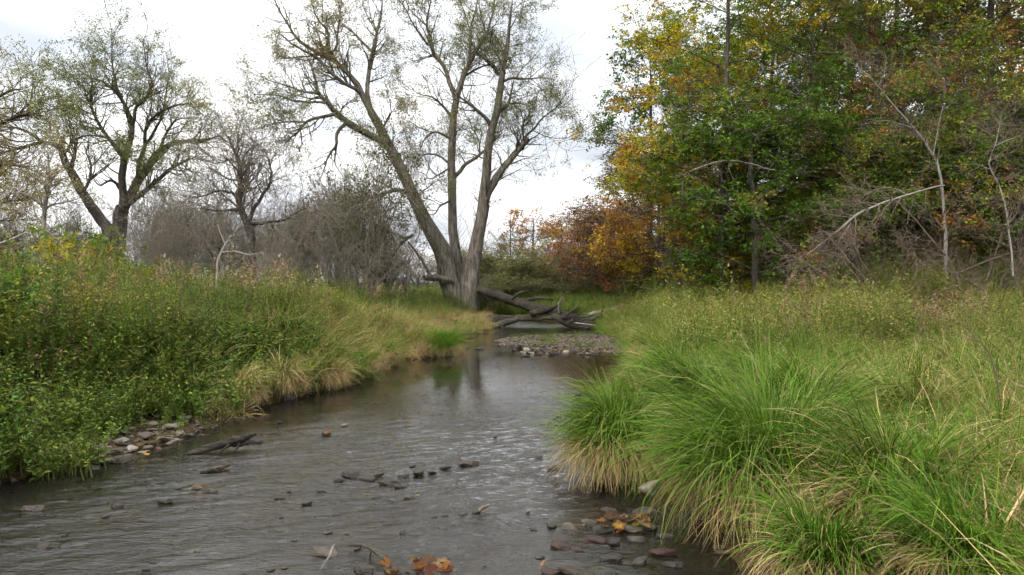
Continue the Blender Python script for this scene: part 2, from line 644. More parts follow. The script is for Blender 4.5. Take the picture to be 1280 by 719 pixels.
def tubes(Pt, Rd, sides, rng=None, rough=0.0, ring=0.35):
    """Pt (N,S,3), Rd (N,S) -> vertices, quads"""
    N, S = Rd.shape
    T = nrm(np.gradient(Pt, axis=1))
    mean = nrm(Pt[:, -1] - Pt[:, 0])
    ref = np.where(np.abs(mean[:, 2:3]) > 0.8, np.array([[1.0, 0.1, 0]]), np.array([[0, 0.1, 1.0]]))[:, None, :]
    U = nrm(np.cross(T, np.broadcast_to(ref, T.shape)))
    Vv = np.cross(T, U)
    a = np.arange(sides) / sides * 2 * math.pi
    rr = Rd[:, :, None]
    if rng is not None and rough:
        rr = rr * (1 + rng.normal(0, rough, (N, S, sides)) * ring + rng.normal(0, rough, (N, 1, sides)))
    V = Pt[:, :, None, :] + rr[..., None] * (np.cos(a)[None, None, :, None] * U[:, :, None, :] + np.sin(a)[None, None, :, None] * Vv[:, :, None, :])
    b = (np.arange(N) * S * sides)[:, None, None] + (np.arange(S - 1) * sides)[None, :, None]
    j = np.arange(sides)[None, None, :]
    k = (j + 1) % sides
    Q = np.stack([b + j, b + k, b + sides + k, b + sides + j], -1).reshape(-1, 4)
    return V.reshape(-1, 3), Q


def sprout(rng, Pt, Rd, M, t=(0.25, 1.0), ang=(30, 65), ln=(0.5, 1.0), rel=False, rf=0.55, rmax=9, rmin=0.003, nseg=5, up=0.1, wig=0.15, flat=0.0, side=None):
    """M children on a batch of branches; up > 0 lifts the tips, < 0 lets them hang"""
    N, S, _ = Pt.shape
    seg = np.linalg.norm(np.diff(Pt, axis=1), axis=2)
    L = seg.sum(1)
    par = rng.choice(N, M, p=L / L.sum())
    tt = t[0] + (t[1] - t[0]) * rng.random(M) ** 0.8
    f = tt * (S - 1)
    i = np.minimum(f.astype(int), S - 2)
    w = (f - i)[:, None]
    p0 = Pt[par, i] * (1 - w) + Pt[par, i + 1] * w
    r = Rd[par, i] * (1 - w[:, 0]) + Rd[par, i + 1] * w[:, 0]
    T = nrm(Pt[par, i + 1] - Pt[par, i])
    rd = rng.normal(0, 1, (M, 3))
    rd[:, 2] *= (1 - flat)
    if side is not None:
        rd = rd + np.asarray(side)
    perp = nrm(rd - (rd * T).sum(1, keepdims=True) * T)
    A = np.radians(ang[0] + (ang[1] - ang[0]) * rng.random(M))[:, None]
    d = nrm(T * np.cos(A) + perp * np.sin(A))
    ll = ln[0] + (ln[1] - ln[0]) * rng.random(M)
    if rel:
        ll = ll * L[par] * (1.15 - 0.75 * tt)
    r0 = np.clip(np.minimum(r * rf, rmax), rmin, None)
    pts = np.empty((M, nseg + 1, 3))
    pts[:, 0] = p0
    for s in range(nseg):
        d = d + rng.normal(0, wig, (M, 3))
        d[:, 2] += up
        if flat:
            d[:, 2] *= (1 - 0.5 * flat)
        d = nrm(d)
        pts[:, s + 1] = pts[:, s] + d * (ll / nseg)[:, None]
    s = np.linspace(0, 1, nseg + 1)[None, :]
    rad = np.maximum(r0[:, None] * (1 - 0.75 * s), rmin * (1 - 0.4 * s))
    return pts, rad


def leaves(rng, Pt, M, size, wid, colf, droop=0.2, flat=0.3, t=(0.15, 1.0), scat=0.05):
    """M diamond leaves on a batch of twigs: vertices, quads, colours"""
    N, S, _ = Pt.shape
    par = rng.integers(0, N, M)
    f = (t[0] + (t[1] - t[0]) * rng.random(M)) * (S - 1)
    i = np.minimum(f.astype(int), S - 2)
    w = (f - i)[:, None]
    p0 = Pt[par, i] * (1 - w) + Pt[par, i + 1] * w + rng.normal(0, scat, (M, 3))
    T = nrm(Pt[par, i + 1] - Pt[par, i])
    d = T * 0.7 + rng.normal(0, 0.7, (M, 3))
    d[:, 2] = d[:, 2] * (1 - 0.5 * flat) - droop
    d = nrm(d)
    up = rng.normal(0, 1 - flat, (M, 3))
    up[:, 2] += flat * 1.6
    sd = nrm(np.cross(d, up))
    nr = np.cross(sd, d)
    l = (size * (0.65 + 0.7 * rng.random(M)))[:, None]
    wd = l * wid * 0.5
    V = np.stack([p0, p0 + d * l * 0.45 + sd * wd + nr * l * 0.05, p0 + d * l, p0 + d * l * 0.45 - sd * wd + nr * l * 0.05], 1)
    Q = np.arange(M * 4).reshape(M, 4)
    C = np.repeat(colf(p0, rng), 4, 0)
    return V.reshape(-1, 3), Q, C


def palette(cols, weights, jitter=0.18, freq=0.35, seed=0, bias=None):
    """colours in clumps: neighbouring leaves tend to share a tone"""
    cols = np.array(cols)
    cw = np.cumsum(weights) / np.sum(weights)

    def f(p, rng):
        k = fbm(p[:, 0] * freq + p[:, 1] * freq * 0.6 + seed * 3.1, p[:, 2] * freq * 1.3 + p[:, 1] * freq * 0.3 + seed * 1.7, 3)
        k = np.clip((k - 0.5) * 2.3 + 0.5 + rng.normal(0, 0.09, len(p)), 0, 0.999)
        if bias is not None:
            k = np.clip(k + bias(p), 0, 0.999)
        c = cols[np.searchsorted(cw, k)]
        return np.clip(c * (1 + rng.normal(0, jitter, (len(p), 1))), 0.004, 0.9)
    return f


def limb_objects(root, traced, mat, rng, sides=10, rough=0.08, base=(0, 0, 0), name='limb', jit=0.10):
    """each traced limb one part; returns them as one batch for further growth"""
    B, Rr = [], []
    for k, (nm, pts) in enumerate(traced):
        q = resample(pts, 16, rng, jit)
        Pt, Rd = q[None, :, :3], np.maximum(q[None, :, 3], 0.004)
        sd = sides if q[0, 3] > 0.12 else (7 if q[0, 3] > 0.05 else 5)
        V, Q = tubes(Pt, Rd, sd, rng, rough if q[0, 3] > 0.05 else 0.04)
        me = mesh_data(nm, V - np.asarray(base), Q, None, [mat], None, None, True)
        put(nm, me, root)
        B.append(Pt)
        Rr.append(Rd)
    return np.concatenate(B), np.concatenate(Rr)


def tr(Y, seq, nm='limb', dY=0.0):
    """traced limb: (px, py, radius_m) with depth from Y to Y + dY along it"""
    n = len(seq)
    out = []
    for i, (px, py, r) in enumerate(seq):
        q = P(px, py, Y + dY * i / max(1, n - 1))
        out.append([q[0], q[1], q[2], r])
    return nm, out


# ------------------------------------------------------------------ the big willow
def build_willow():
    rng = np.random.default_rng(11)
    Y = 30.0
    gz = 0.33
    base = np.array([(578 - CX) / F_PX * Y, Y, gz - 0.15])
    root = empty('willow_tree', base, 'huge old willow with three stems and sparse olive leaves beside the stream', 'tree', None)
    t = []
    t.append(tr(Y, [(574, 402, .46), (568, 372, .38), (560, 340, .34), (550, 308, .29), (537, 284, .25), (525, 260, .22), (512, 234, .20), (498, 205, .18), (484, 178, .165), (474, 158, .15), (464, 140, .13)], 'stem', -1.2))
    t.append(tr(Y + .15, [(579, 402, .40), (575, 360, .27), (570, 320, .185), (566, 275, .155), (565, 230, .15), (564, 195, .145), (566, 155, .135), (569, 128, .12), (575, 110, .105), (582, 90, .095), (588, 74, .08), (600, 60, .065), (610, 40, .05), (616, 18, .035), (620, -10, .02)], 'stem', .6))
    t.append(tr(Y - .1, [(585, 402, .46), (587, 366, .37), (591, 335, .29), (596, 305, .245), (602, 270, .21), (604, 245, .19), (607, 220, .165), (610, 190, .155), (616, 160, .14), (623, 132, .13), (627, 96, .115), (631, 76, .10), (635, 52, .075), (637, 30, .05), (640, 4, .025)], 'stem', -.8))
    # left stem's crown
    a = Y - 1.2
    t.append(tr(a, [(464, 140, .13), (452, 118, .115), (440, 98, .10), (422, 80, .085), (404, 70, .07), (386, 60, .06), (370, 48, .05), (364, 36, .04), (352, 18, .03), (342, -4, .02)], dY=-.8))
    t.append(tr(a, [(465, 142, .10), (460, 120, .085), (461, 96, .075), (463, 80, .07), (468, 60, .06), (472, 40, .05), (476, 26, .04), (478, 6, .03), (477, -30, .015)], dY=.9))
    t.append(tr(a, [(456, 124, .09), (445, 112, .08), (430, 104, .075), (412, 90, .065), (398, 74, .055), (380, 64, .045), (366, 56, .035), (352, 44, .022)], dY=-1.6))
    t.append(tr(a - .5, [(420, 79, .06), (412, 62, .05), (410, 40, .04), (396, 22, .025), (388, -6, .015)], dY=.5))
    t.append(tr(a - .5, [(414, 66, .045), (421, 60, .04), (423, 40, .033), (425, 20, .025), (431, -22, .012)], dY=-.4))
    t.append(tr(a + .3, [(466, 66, .05), (448, 48, .04), (436, 36, .03), (424, 33, .015)], dY=.8))
    # the long left limb
    b = Y - 1.1
    t.append(tr(b, [(485, 180, .13), (466, 170, .115), (452, 164, .105), (434, 152, .095), (420, 140, .08), (410, 129, .07), (398, 116, .055), (396, 104, .045), (392, 90, .035), (386, 74, .02)], dY=-1.4))
    t.append(tr(b - .9, [(408, 128, .05), (388, 128, .042), (366, 126, .034), (350, 120, .025), (318, 118, .01)], dY=-.7))
    t.append(tr(b - 1, [(398, 116, .045), (380, 115, .038), (360, 108, .03), (340, 102, .02), (322, 95, .01)], dY=.6))
    t.append(tr(b - .8, [(421, 143, .065), (404, 146, .055), (384, 152, .045), (374, 164, .036), (362, 174, .026), (354, 183, .012)], dY=.7))
    t.append(tr(b - .6, [(382, 153, .035), (360, 153, .026), (340, 155, .018), (318, 163, .008)], dY=-.8))
    t.append(tr(b - .5, [(434, 154, .07), (424, 162, .062), (421, 172, .056), (421, 181, .05), (414, 190, .04), (409, 200, .03), (406, 210, .022), (400, 224, .014), (392, 233, .007)], dY=-.6))
    t.append(tr(b - .8, [(421, 180, .04), (420, 190, .033), (419, 204, .024), (426, 217, .01)], dY=.4))
    t.append(tr(b - .9, [(409, 201, .022), (400, 208, .016), (376, 217, .006)], dY=.3))
    t.append(tr(Y - .8, [(511, 241, .095), (496, 238, .085), (484, 240, .075), (470, 246, .06), (450, 250, .045), (420, 257, .02)], dY=-1.5))
    t.append(tr(Y - 1.1, [(482, 172, .05), (480, 160, .035), (486, 146, .02), (494, 136, .01)], dY=-.5))
    # middle stem
    t.append(tr(Y + .5, [(570, 124, .10), (562, 104, .09), (556, 86, .08), (548, 74, .072), (540, 62, .065), (537, 46, .055), (534, 32, .045), (535, 18, .038), (539, 2, .028), (542, -32, .012)], dY=.7))
    t.append(tr(Y + .7, [(536, 58, .045), (524, 42, .038), (514, 26, .03), (506, 10, .022), (490, -6, .01)], dY=-.6))
    t.append(tr(Y + .8, [(534, 34, .035), (524, 24, .028), (513, 14, .018), (506, -6, .01)], dY=.5))
    t.append(tr(Y + .6, [(587, 74, .06), (588, 54, .05), (588, 38, .042), (592, 24, .034), (596, 8, .026), (602, -18, .012)], dY=.3))
    t.append(tr(Y + .7, [(588, 38, .03), (581, 18, .022), (576, 2, .016), (572, -18, .008)], dY=-.4))
    t.append(tr(Y + .4, [(566, 150, .06), (558, 138, .052), (548, 128, .042), (540, 122, .032), (524, 118, .02), (512, 107, .01)], dY=-.9))
    t.append(tr(Y + .5, [(582, 95, .05), (598, 86, .04), (614, 80, .03), (628, 76, .015)], dY=.9))
    t.append(tr(Y + .3, [(567, 223, .085), (582, 206, .072), (594, 198, .062), (606, 188, .05), (618, 176, .035), (628, 166, .02)], dY=1.1))
    t.append(tr(Y + .9, [(600, 192, .035), (598, 174, .028), (590, 160, .02), (585, 144, .01)], dY=.4))
    t.append(tr(Y + .3, [(562, 173, .055), (548, 166, .045), (538, 167, .035), (530, 176, .022), (524, 190, .01)], dY=-.8))
    t.append(tr(Y + .3, [(561, 204, .05), (546, 194, .04), (530, 194, .03), (520, 204, .015)], dY=.7))
    t.append(tr(Y + .3, [(561, 211, .04), (546, 220, .03), (538, 224, .02), (528, 216, .01)], dY=-.7))
    t.append(tr(Y + .2, [(563, 251, .045), (550, 258, .036), (544, 267, .025), (534, 269, .012)], dY=-.7))
    # right stem
    t.append(tr(Y - .6, [(627, 98, .085), (618, 86, .07), (610, 78, .055), (598, 66, .035), (588, 52, .015)], dY=-.8))
    t.append(tr(Y - .7, [(628, 84, .06), (620, 66, .05), (610, 50, .04), (605, 34, .03), (600, 14, .018), (598, -8, .01)], dY=-.6))
    t.append(tr(Y - .6, [(626, 104, .06), (640, 98, .05), (656, 99, .035), (676, 98, .02), (692, 100, .008)], dY=-.7))
    t.append(tr(Y - .5, [(622, 142, .075), (629, 136, .062), (636, 129, .05), (639, 116, .036), (642, 102, .022)], dY=.8))
    t.append(tr(Y - .4, [(634, 131, .04), (646, 129, .033), (658, 132, .025), (670, 140, .012)], dY=-.8))
    t.append(tr(Y - .5, [(616, 160, .085), (607, 148, .07), (596, 138, .058), (586, 130, .045), (574, 121, .03)], dY=-.9))
    t.append(tr(Y - .4, [(606, 250, .16), (611, 240, .145), (618, 228, .135), (628, 212, .12), (640, 198, .11), (650, 184, .10), (659, 172, .085)], dY=.3))
    t.append(tr(Y - .1, [(653, 180, .06), (658, 169, .052), (667, 162, .042), (676, 150, .034), (688, 140, .024), (702, 129, .008)], dY=.5))
    t.append(tr(Y - .1, [(655, 174, .04), (653, 158, .03), (662, 142, .02), (660, 128, .01)], dY=-.6))
    t.append(tr(Y, [(667, 164, .022), (686, 172, .016), (706, 173, .010), (718, 168, .005)], dY=-.4))
    t.append(tr(Y - .2, [(628, 212, .035), (624, 196, .025), (616, 186, .015)], dY=-.6))
    t.append(tr(Y - .3, [(602, 290, .10), (607, 270, .09), (610, 256, .07)], 'broken_stub', .1))
    # dead low limbs on the left of the trunk
    t.append(tr(Y - .3, [(566, 352, .16), (552, 349, .14), (540, 347, .12), (530, 347, .09)], 'broken_stub', -.6))
    t.append(tr(Y - .2, [(538, 345, .05), (530, 330, .055), (519, 314, .05), (510, 302, .03)], dY=-.5))
    t.append(tr(Y - .3, [(480, 345, .05), (488, 325, .06), (497, 310, .07), (507, 300, .075), (517, 294, .06)], 'dead_limb', -.2))
    Pb, Rb = limb_objects(root, t, M_BARK_W, rng, 18, 0.085, base)
    # twigs
    keep = np.arange(3, len(t) - 3)
    hang = {14, 15, 16}
    live = np.array([k for k in keep if k not in hang])
    stems = np.arange(0, 3)
    s1, r1 = sprout(rng, Pb[live], Rb[live], 420, (0.15, 1.0), (25, 70), (0.5, 1.6), rf=.5, rmax=.035, rmin=.010, nseg=6, up=0.10, wig=.17)
    sx, rx = sprout(rng, Pb[stems], Rb[stems], 70, (0.45, 1.0), (35, 80), (0.5, 1.7), rf=.25, rmax=.03, rmin=.010, nseg=6, up=0.08, wig=.2)
    s1, r1 = np.concatenate([s1, sx]), np.concatenate([r1, rx])
    s2, r2 = sprout(rng, s1, r1, 2600, (0.2, 1.0), (25, 65), (0.35, 1.0), rf=.6, rmax=.014, rmin=.006, nseg=4, up=0.06, wig=.15)
    s3, r3 = sprout(rng, s2, r2, 5200, (0.2, 1.0), (20, 60), (0.25, 0.65), rf=.7, rmax=.007, rmin=.0042, nseg=2, up=-0.02, wig=.13)
    d1, q1 = sprout(rng, Pb[list(hang)], Rb[list(hang)], 22, (0.3, 1.0), (30, 70), (0.3, 0.9), rmin=.007, nseg=4, up=-.05)
    g = Geo()
    for p_, r_, k in ((s1, r1, 4), (s2, r2, 3), (s3, r3, 3), (d1, q1, 3)):
        V, Q = tubes(p_, r_, k)
        g.add(V - base, Q)
    tw = put('crown', g.mesh('willow_twigs', [M_TWIG_W], True), root)
    colf = palette([(0.14, 0.15, 0.06), (0.20, 0.205, 0.09), (0.25, 0.245, 0.125), (0.26, 0.21, 0.10)], [2, 4, 3, 1.4], seed=1)
    # leaf tufts are uneven: some twigs stay bare
    dens = fbm(s3[:, 0, 0] * 0.9 + 4, s3[:, 0, 2] * 0.9 + 9, 2)
    s3l = s3[dens > 0.40]
    g = Geo()
    V, Q, C = leaves(rng, s3l, 78000, 0.092, 0.25, colf, droop=0.25, flat=0.05, scat=0.07)
    g.add(V - base, Q, None, C)
    put('leaves', g.mesh('willow_leaves', [M_LEAF]), tw)
    # small shoots up the trunk
    s4, r4 = sprout(rng, Pb[:3], Rb[:3], 260, (0.02, 0.30), (25, 70), (0.4, 1.3), rf=.05, rmax=.012, rmin=.007, nseg=4, up=0.15, wig=.12)
    # start shoots at the bark, not the core
    V, Q = tubes(s4, r4, 3)
    put('shoots', Geo().add(V - base, Q).mesh('willow_shoots', [M_TWIG_G], True), root)
    return root


def crown_from(root, base, Pb, Rb, rng, n1, n2, n3, nl, colf, l1=(0.6, 1.8), l2=(.4, 1.0), l3=(.25, .6), leaf=0.1, wid=.26, up=.08, twig=None, droop=.2, thin=0.38, scat=.07, t1=(.2, 1.0), flat=0.05, rmn=(.011, .007, .005), ang=(25, 70)):
    s1, r1 = sprout(rng, Pb, Rb, n1, t1, ang, l1, rf=.5, rmax=.035, rmin=rmn[0], nseg=6, up=up, wig=.18, flat=flat)
    s2, r2 = sprout(rng, s1, r1, n2, (.2, 1), (25, 65), l2, rf=.6, rmax=.015, rmin=rmn[1], nseg=3, up=up * .6, wig=.15, flat=flat)
    s3, r3 = sprout(rng, s2, r2, n3, (.2, 1), (20, 60), l3, rf=.7, rmax=.008, rmin=rmn[2], nseg=2, up=0, wig=.13, flat=flat)
    g = Geo()
    for p_, r_, k in ((s1, r1, 4), (s2, r2, 3), (s3, r3, 3)):
        V, Q = tubes(p_, r_, k)
        g.add(V - base, Q)
    tw = put('crown', g.mesh('twigs', [twig or M_TWIG_W], True), root)
    if nl:
        dens = fbm(s3[:, 0, 0] * 0.9 + 4, s3[:, 0, 2] * 0.9 + s3[:, 0, 1] * .3, 2)
        sl = s3[dens > thin]
        V, Q, C = leaves(rng, sl, nl, leaf, wid, colf, droop=droop, flat=flat, scat=scat)
        put('leaves', Geo().add(V - base, Q, None, C).mesh('crown', [M_LEAF]), tw)


WILLOW_PAL = palette([(0.13, 0.145, 0.05), (0.19, 0.20, 0.075), (0.24, 0.235, 0.10), (0.26, 0.21, 0.095)], [3, 4, 3, 1], seed=4)


def build_left_trees():
    # round-crowned willow
    rng = np.random.default_rng(21)
    Y = 30.0
    base = np.array([(147 - CX) / F_PX * Y, Y, 0.4])
    root = empty('willow_tree', base, 'dark forked willow with a round olive crown rising behind the leafy left bank', 'tree')
    t = [tr(Y, [(146, 340, .34), (148, 300, .29), (150, 275, .27), (154, 258, .24)], 'trunk'),
         tr(Y, [(154, 260, .17), (155, 243, .15), (153, 227, .14), (155, 205, .13), (158, 188, .115), (166, 167, .10), (165, 152, .085), (161, 141, .075), (154, 126, .06), (141, 111, .05), (129, 102, .042), (118, 100, .034), (103, 91, .018)], dY=-.8),
         tr(Y - .5, [(156, 130, .05), (147, 110, .042), (143, 92, .035), (141, 77, .028), (141, 59, .02), (141, 42, .01)], dY=.4),
         tr(Y - .4, [(166, 165, .08), (169, 145, .07), (172, 132, .062), (182, 126, .055), (188, 112, .046), (191, 102, .04), (185, 87, .03), (182, 68, .022), (180, 49, .01)], dY=.5),
         tr(Y - .3, [(156, 200, .10), (150, 190, .09), (137, 174, .075), (126, 158, .06), (116, 137, .05), (114, 120, .04), (117, 102, .025)], dY=-1.2),
         tr(Y, [(156, 258, .19), (163, 246, .17), (172, 228, .155), (185, 210, .135), (197, 192, .115), (212, 181, .095), (235, 176, .07), (257, 175, .04), (275, 170, .02)], dY=.8),
         tr(Y + .2, [(172, 228, .10), (175, 202, .085), (182, 182, .075), (182, 164, .065), (187, 152, .055), (202, 141, .045), (219, 132, .035), (240, 130, .015)], dY=-.8),
         tr(Y + .1, [(158, 257, .12), (172, 247, .10), (187, 235, .09), (207, 217, .07), (225, 205, .05), (246, 196, .02)], dY=-1.3),
         tr(Y + .4, [(200, 190, .07), (206, 172, .055), (214, 158, .045), (222, 150, .03), (234, 148, .015)], dY=1.0),
         tr(Y, [(153, 240, .07), (146, 230, .055), (138, 226, .045), (126, 232, .03), (118, 226, .015)], dY=-.6),
         tr(Y + .3, [(184, 180, .06), (196, 160, .05), (205, 140, .038), (208, 118, .028), (212, 96, .012)], dY=.9)]
    Pb, Rb = limb_objects(root, t, M_BARK_D, rng, 10, .06, base)
    crown_from(root, base, Pb[1:], Rb[1:], rng, 250, 900, 1900, 24000, WILLOW_PAL, thin=.40, leaf=.098, l1=(.5, 1.4))

    # leaning willow with snapped top
    rng = np.random.default_rng(22)
    Y = 27.0
    base = np.array([(140 - CX) / F_PX * Y, Y, 0.5])
    root = empty('willow_tree', base, 'leaning willow with a snapped forked top, its boughs reaching left', 'tree')
    t = [tr(Y, [(142, 330, .22), (136, 295, .20), (126, 272, .18), (115, 258, .165), (100, 235, .15), (90, 217, .135), (82, 202, .12), (77, 187, .11), (79, 171, .07)], 'trunk', -.6),
         tr(Y - .5, [(89, 214, .07), (92, 200, .06), (95, 188, .05), (97, 175, .035)]),
         tr(Y - .6, [(78, 190, .075), (67, 181, .065), (50, 179, .055), (32, 184, .045), (0, 192, .03), (-30, 194, .015)], dY=-.9),
         tr(Y - .6, [(56, 180, .05), (40, 168, .042), (20, 160, .034), (-10, 158, .02), (-34, 150, .01)], dY=.8),
         tr(Y - .3, [(104, 240, .06), (112, 226, .05), (114, 206, .04), (108, 190, .025)], dY=.8),
         tr(Y - .6, [(80, 195, .05), (95, 175, .04), (112, 170, .03), (132, 172, .015)], dY=.5)]
    Pb, Rb = limb_objects(root, t, M_BARK_D, rng, 10, .06, base)
    crown_from(root, base, Pb[1:], Rb[1:], rng, 80, 330, 700, 6500, WILLOW_PAL, thin=.42, leaf=.11)

    # willow whose crown comes in from the frame's edge
    rng = np.random.default_rng(23)
    Y = 24.0
    base = np.array([(-70 - CX) / F_PX * Y, Y, 0.6])
    root = empty('willow_tree', base, 'willow at the far left edge, only its hazy drooping crown side in view', 'tree')
    t = [tr(Y, [(-68, 350, .25), (-66, 290, .22), (-60, 240, .19), (-52, 200, .16), (-44, 160, .12), (-38, 120, .07), (-36, 90, .03)], 'trunk'),
         tr(Y, [(-62, 250, .11), (-40, 226, .095), (-15, 212, .075), (10, 206, .05), (34, 210, .03), (52, 218, .012)], dY=.8),
         tr(Y, [(-55, 210, .11), (-30, 180, .09), (-5, 160, .075), (15, 148, .055), (36, 142, .035), (58, 146, .015)], dY=-.8),
         tr(Y, [(-48, 180, .08), (-25, 145, .065), (-5, 125, .05), (14, 114, .035), (30, 112, .015)], dY=.5),
         tr(Y, [(-64, 270, .08), (-40, 262, .065), (-15, 258, .05), (10, 252, .035), (30, 250, .015)], dY=-.7)]
    Pb, Rb = limb_objects(root, t, M_BARK_D, rng, 10, .06, base)
    crown_from(root, base, Pb[1:], Rb[1:], rng, 90, 380, 800, 8000, WILLOW_PAL, thin=.38, leaf=.11)

    # bare crooked tree
    rng = np.random.default_rng(24)
    Y = 24.0
    base = np.array([(316 - CX) / F_PX * Y, Y, 0.5])
    root = empty('bare_tree', base, 'crooked leafless grey tree on the bank between the two willows', 'tree')
    t = [tr(Y, [(316, 350, .14), (315, 320, .125), (314, 295, .115), (310, 277, .105), (302, 264, .095), (299, 250, .085), (302, 232, .075), (301, 215, .065), (298, 200, .055), (292, 186, .04), (286, 170, .02)], 'trunk', -.3),
         tr(Y, [(311, 278, .06), (320, 256, .05), (335, 235, .042), (340, 220, .035), (337, 202, .025), (330, 186, .012)], dY=.8),
         tr(Y, [(313, 280, .055), (325, 279, .05), (337, 277, .045), (355, 275, .036), (370, 266, .026), (384, 260, .012)], dY=-.8),
         tr(Y, [(300, 250, .05), (290, 241, .042), (272, 239, .033), (256, 245, .02), (240, 247, .01)], dY=-.7),
         tr(Y, [(302, 264, .05), (290, 262, .042), (275, 264, .032), (250, 260, .015)], dY=.8),
         tr(Y, [(301, 242, .04), (308, 236, .034), (318, 235, .024), (326, 228, .012)], dY=.5),
         tr(Y, [(338, 277, .03), (345, 290, .024), (360, 300, .016), (374, 298, .008)], dY=.4),
         tr(Y, [(300, 205, .03), (288, 200, .024), (276, 204, .015), (266, 200, .008)], dY=.4)]
    Pb, Rb = limb_objects(root, t, M_BARK_D, rng, 8, .08, base, jit=.3)
    crown_from(root, base, Pb, Rb, rng, 170, 1150, 2600, 0, None, l1=(.5, 1.5), l2=(.3, .8), l3=(.2, .5), twig=M_TWIG_G, up=.06, t1=(.3, 1), rmn=(.009, .006, .0045))

    # slim bare sapling on the left
    rng = np.random.default_rng(25)
    Y = 15.0
    x0 = (53 - CX) / F_PX * Y
    base = np.array([x0, Y, hz(x0, Y)])
    root = empty('bare_sapling', base, 'slim grey leafless sapling with a hooked side branch near the left edge', 'tree')
    t = [tr(Y, [(52, 372, .055), (53, 330, .05), (54, 300, .045), (56, 272, .04), (59, 245, .034), (62, 215, .022), (60, 190, .01)], 'trunk'),
         tr(Y, [(56, 262, .026), (48, 252, .022), (38, 246, .02), (26, 241, .016), (20, 248, .012), (12, 256, .006)], dY=-.3),
         tr(Y, [(57, 262, .024), (66, 256, .02), (78, 254, .014), (92, 250, .007)], dY=.3),
         tr(Y, [(60, 238, .016), (52, 222, .012), (46, 206, .006)], dY=.3)]
    Pb, Rb = limb_objects(root, t, M_BARK_G, rng, 7, .05, base)
    crown_from(root, base, Pb, Rb, rng, 46, 180, 330, 900, WILLOW_PAL, l1=(.25, .7), l2=(.15, .4), l3=(.1, .25), twig=M_TWIG_G, leaf=.06, wid=.4, rmn=(.005, .0035, .0025))

    # pale dead sapling
    rng = np.random.default_rng(26)
    Y = 14.5
    x0 = (272 - CX) / F_PX * Y
    base = np.array([x0, Y, hz(x0, Y)])
    root = empty('dead_sapling', base, 'pale dead leaning sapling standing in the weeds before the crooked bare tree', 'dead tree')
    t = [tr(Y, [(270, 375, .028), (272, 330, .025), (277, 315, .022), (282, 305, .019), (292, 292, .014), (303, 278, .006)], 'trunk'),
         tr(Y, [(282, 306, .013), (276, 292, .01), (272, 280, .005)]),
         tr(Y, [(276, 316, .014), (292, 314, .012), (310, 318, .009), (330, 316, .005)], dY=-.4)]
    Pb, Rb = limb_objects(root, t, M_BARK_P, rng, 6, .05, base)
    crown_from(root, base, Pb, Rb, rng, 16, 60, 80, 0, None, l1=(.2, .5), l2=(.12, .3), l3=(.1, .2), twig=M_TWIG_G, rmn=(.004, .003, .0025))

    # pale fallen stick leaning out of the bushes
    Y = 13.0
    t = [tr(Y, [(-20, 312, .022), (5, 303, .02), (22, 296, .016), (38, 288, .008)], 'stick')]
    q = resample(t[0][1], 12)
    V, Q = tubes(q[None, :, :3], q[None, :, 3], 6)
    o = put('dead_branch', mesh_data('dead_branch', V - q[0, :3], Q, None, [M_BARK_P], None, None, True), None, q[0, :3])
    tag(o, 'pale bare stick poking out of the bushes at the left edge', 'branch')


build_willow()
build_left_trees()


# ------------------------------------------------------------------ bare shrubs and brush
def bare_shrub_mesh(seed, h=2.6, spread_=1.6, stems=16, n1=130, n2=750, n3=1700, twig=None, nl=0, colf=None, rmn=(.009, .006, .0042), leaf=.06, up=.1):
    rng = np.random.default_rng(seed)
    st = []
    for k in range(stems):
        a = rng.random() * 6.283
        lean = rng.uniform(.1, 1.0) * spread_
        hh = h * rng.uniform(.6, 1.0)
        b = np.array([math.cos(a), math.sin(a)]) * rng.uniform(0, .3)
        mid = b + np.array([math.cos(a), math.sin(a)]) * lean * .4
        end = b + np.array([math.cos(a + rng.normal(0, .4)), math.sin(a + rng.normal(0, .4))]) * lean
        st.append(resample([[b[0], b[1], -.1, .03], [mid[0], mid[1], hh * .5, .022], [end[0], end[1], hh, .008]], 10, rng, 1.2))
    st = np.array(st)
    Pb, Rb = st[:, :, :3], st[:, :, 3]
    s1, r1 = sprout(rng, Pb, Rb, n1, (.15, 1), (25, 75), (.3 * h / 2.6, .95 * h / 2.6), rf=.6, rmin=rmn[0], nseg=5, up=up, wig=.2)
    s2, r2 = sprout(rng, s1, r1, n2, (.15, 1), (25, 70), (.2 * h / 2.6, .6 * h / 2.6), rf=.6, rmin=rmn[1], nseg=3, up=up * .5, wig=.18)
    s3, r3 = sprout(rng, s2, r2, n3, (.15, 1), (20, 65), (.12 * h / 2.6, .38 * h / 2.6), rf=.7, rmin=rmn[2], nseg=2, up=0, wig=.15)
    g = Geo()
    for p_, r_, k in ((Pb, Rb, 5), (s1, r1, 3), (s2, r2, 3), (s3, r3, 3)):
        V, Q = tubes(p_, r_, k)
        g.add(V, Q)
    mb = g.mesh('shrub_stems', [twig or M_TWIG_G], True)
    ml = None
    if nl:
        V, Q, C = leaves(rng, s3, nl, leaf, .45, colf, flat=.2, scat=.04)
        ml = Geo().add(V, Q, None, C).mesh('shrub_leaves', [M_LEAF])
    return mb, ml


def shrub(name, meshes, loc, s, rz, label, cat='shrub', group=None, sz=None):
    root = empty(name, loc, label, cat, group)
    root.rotation_euler = (0, 0, rz)
    root.scale = (s, s, sz or s)
    st_ = put('stems', meshes[0], root)
    if meshes[1]:
        put('leaves', meshes[1], st_)
    return root


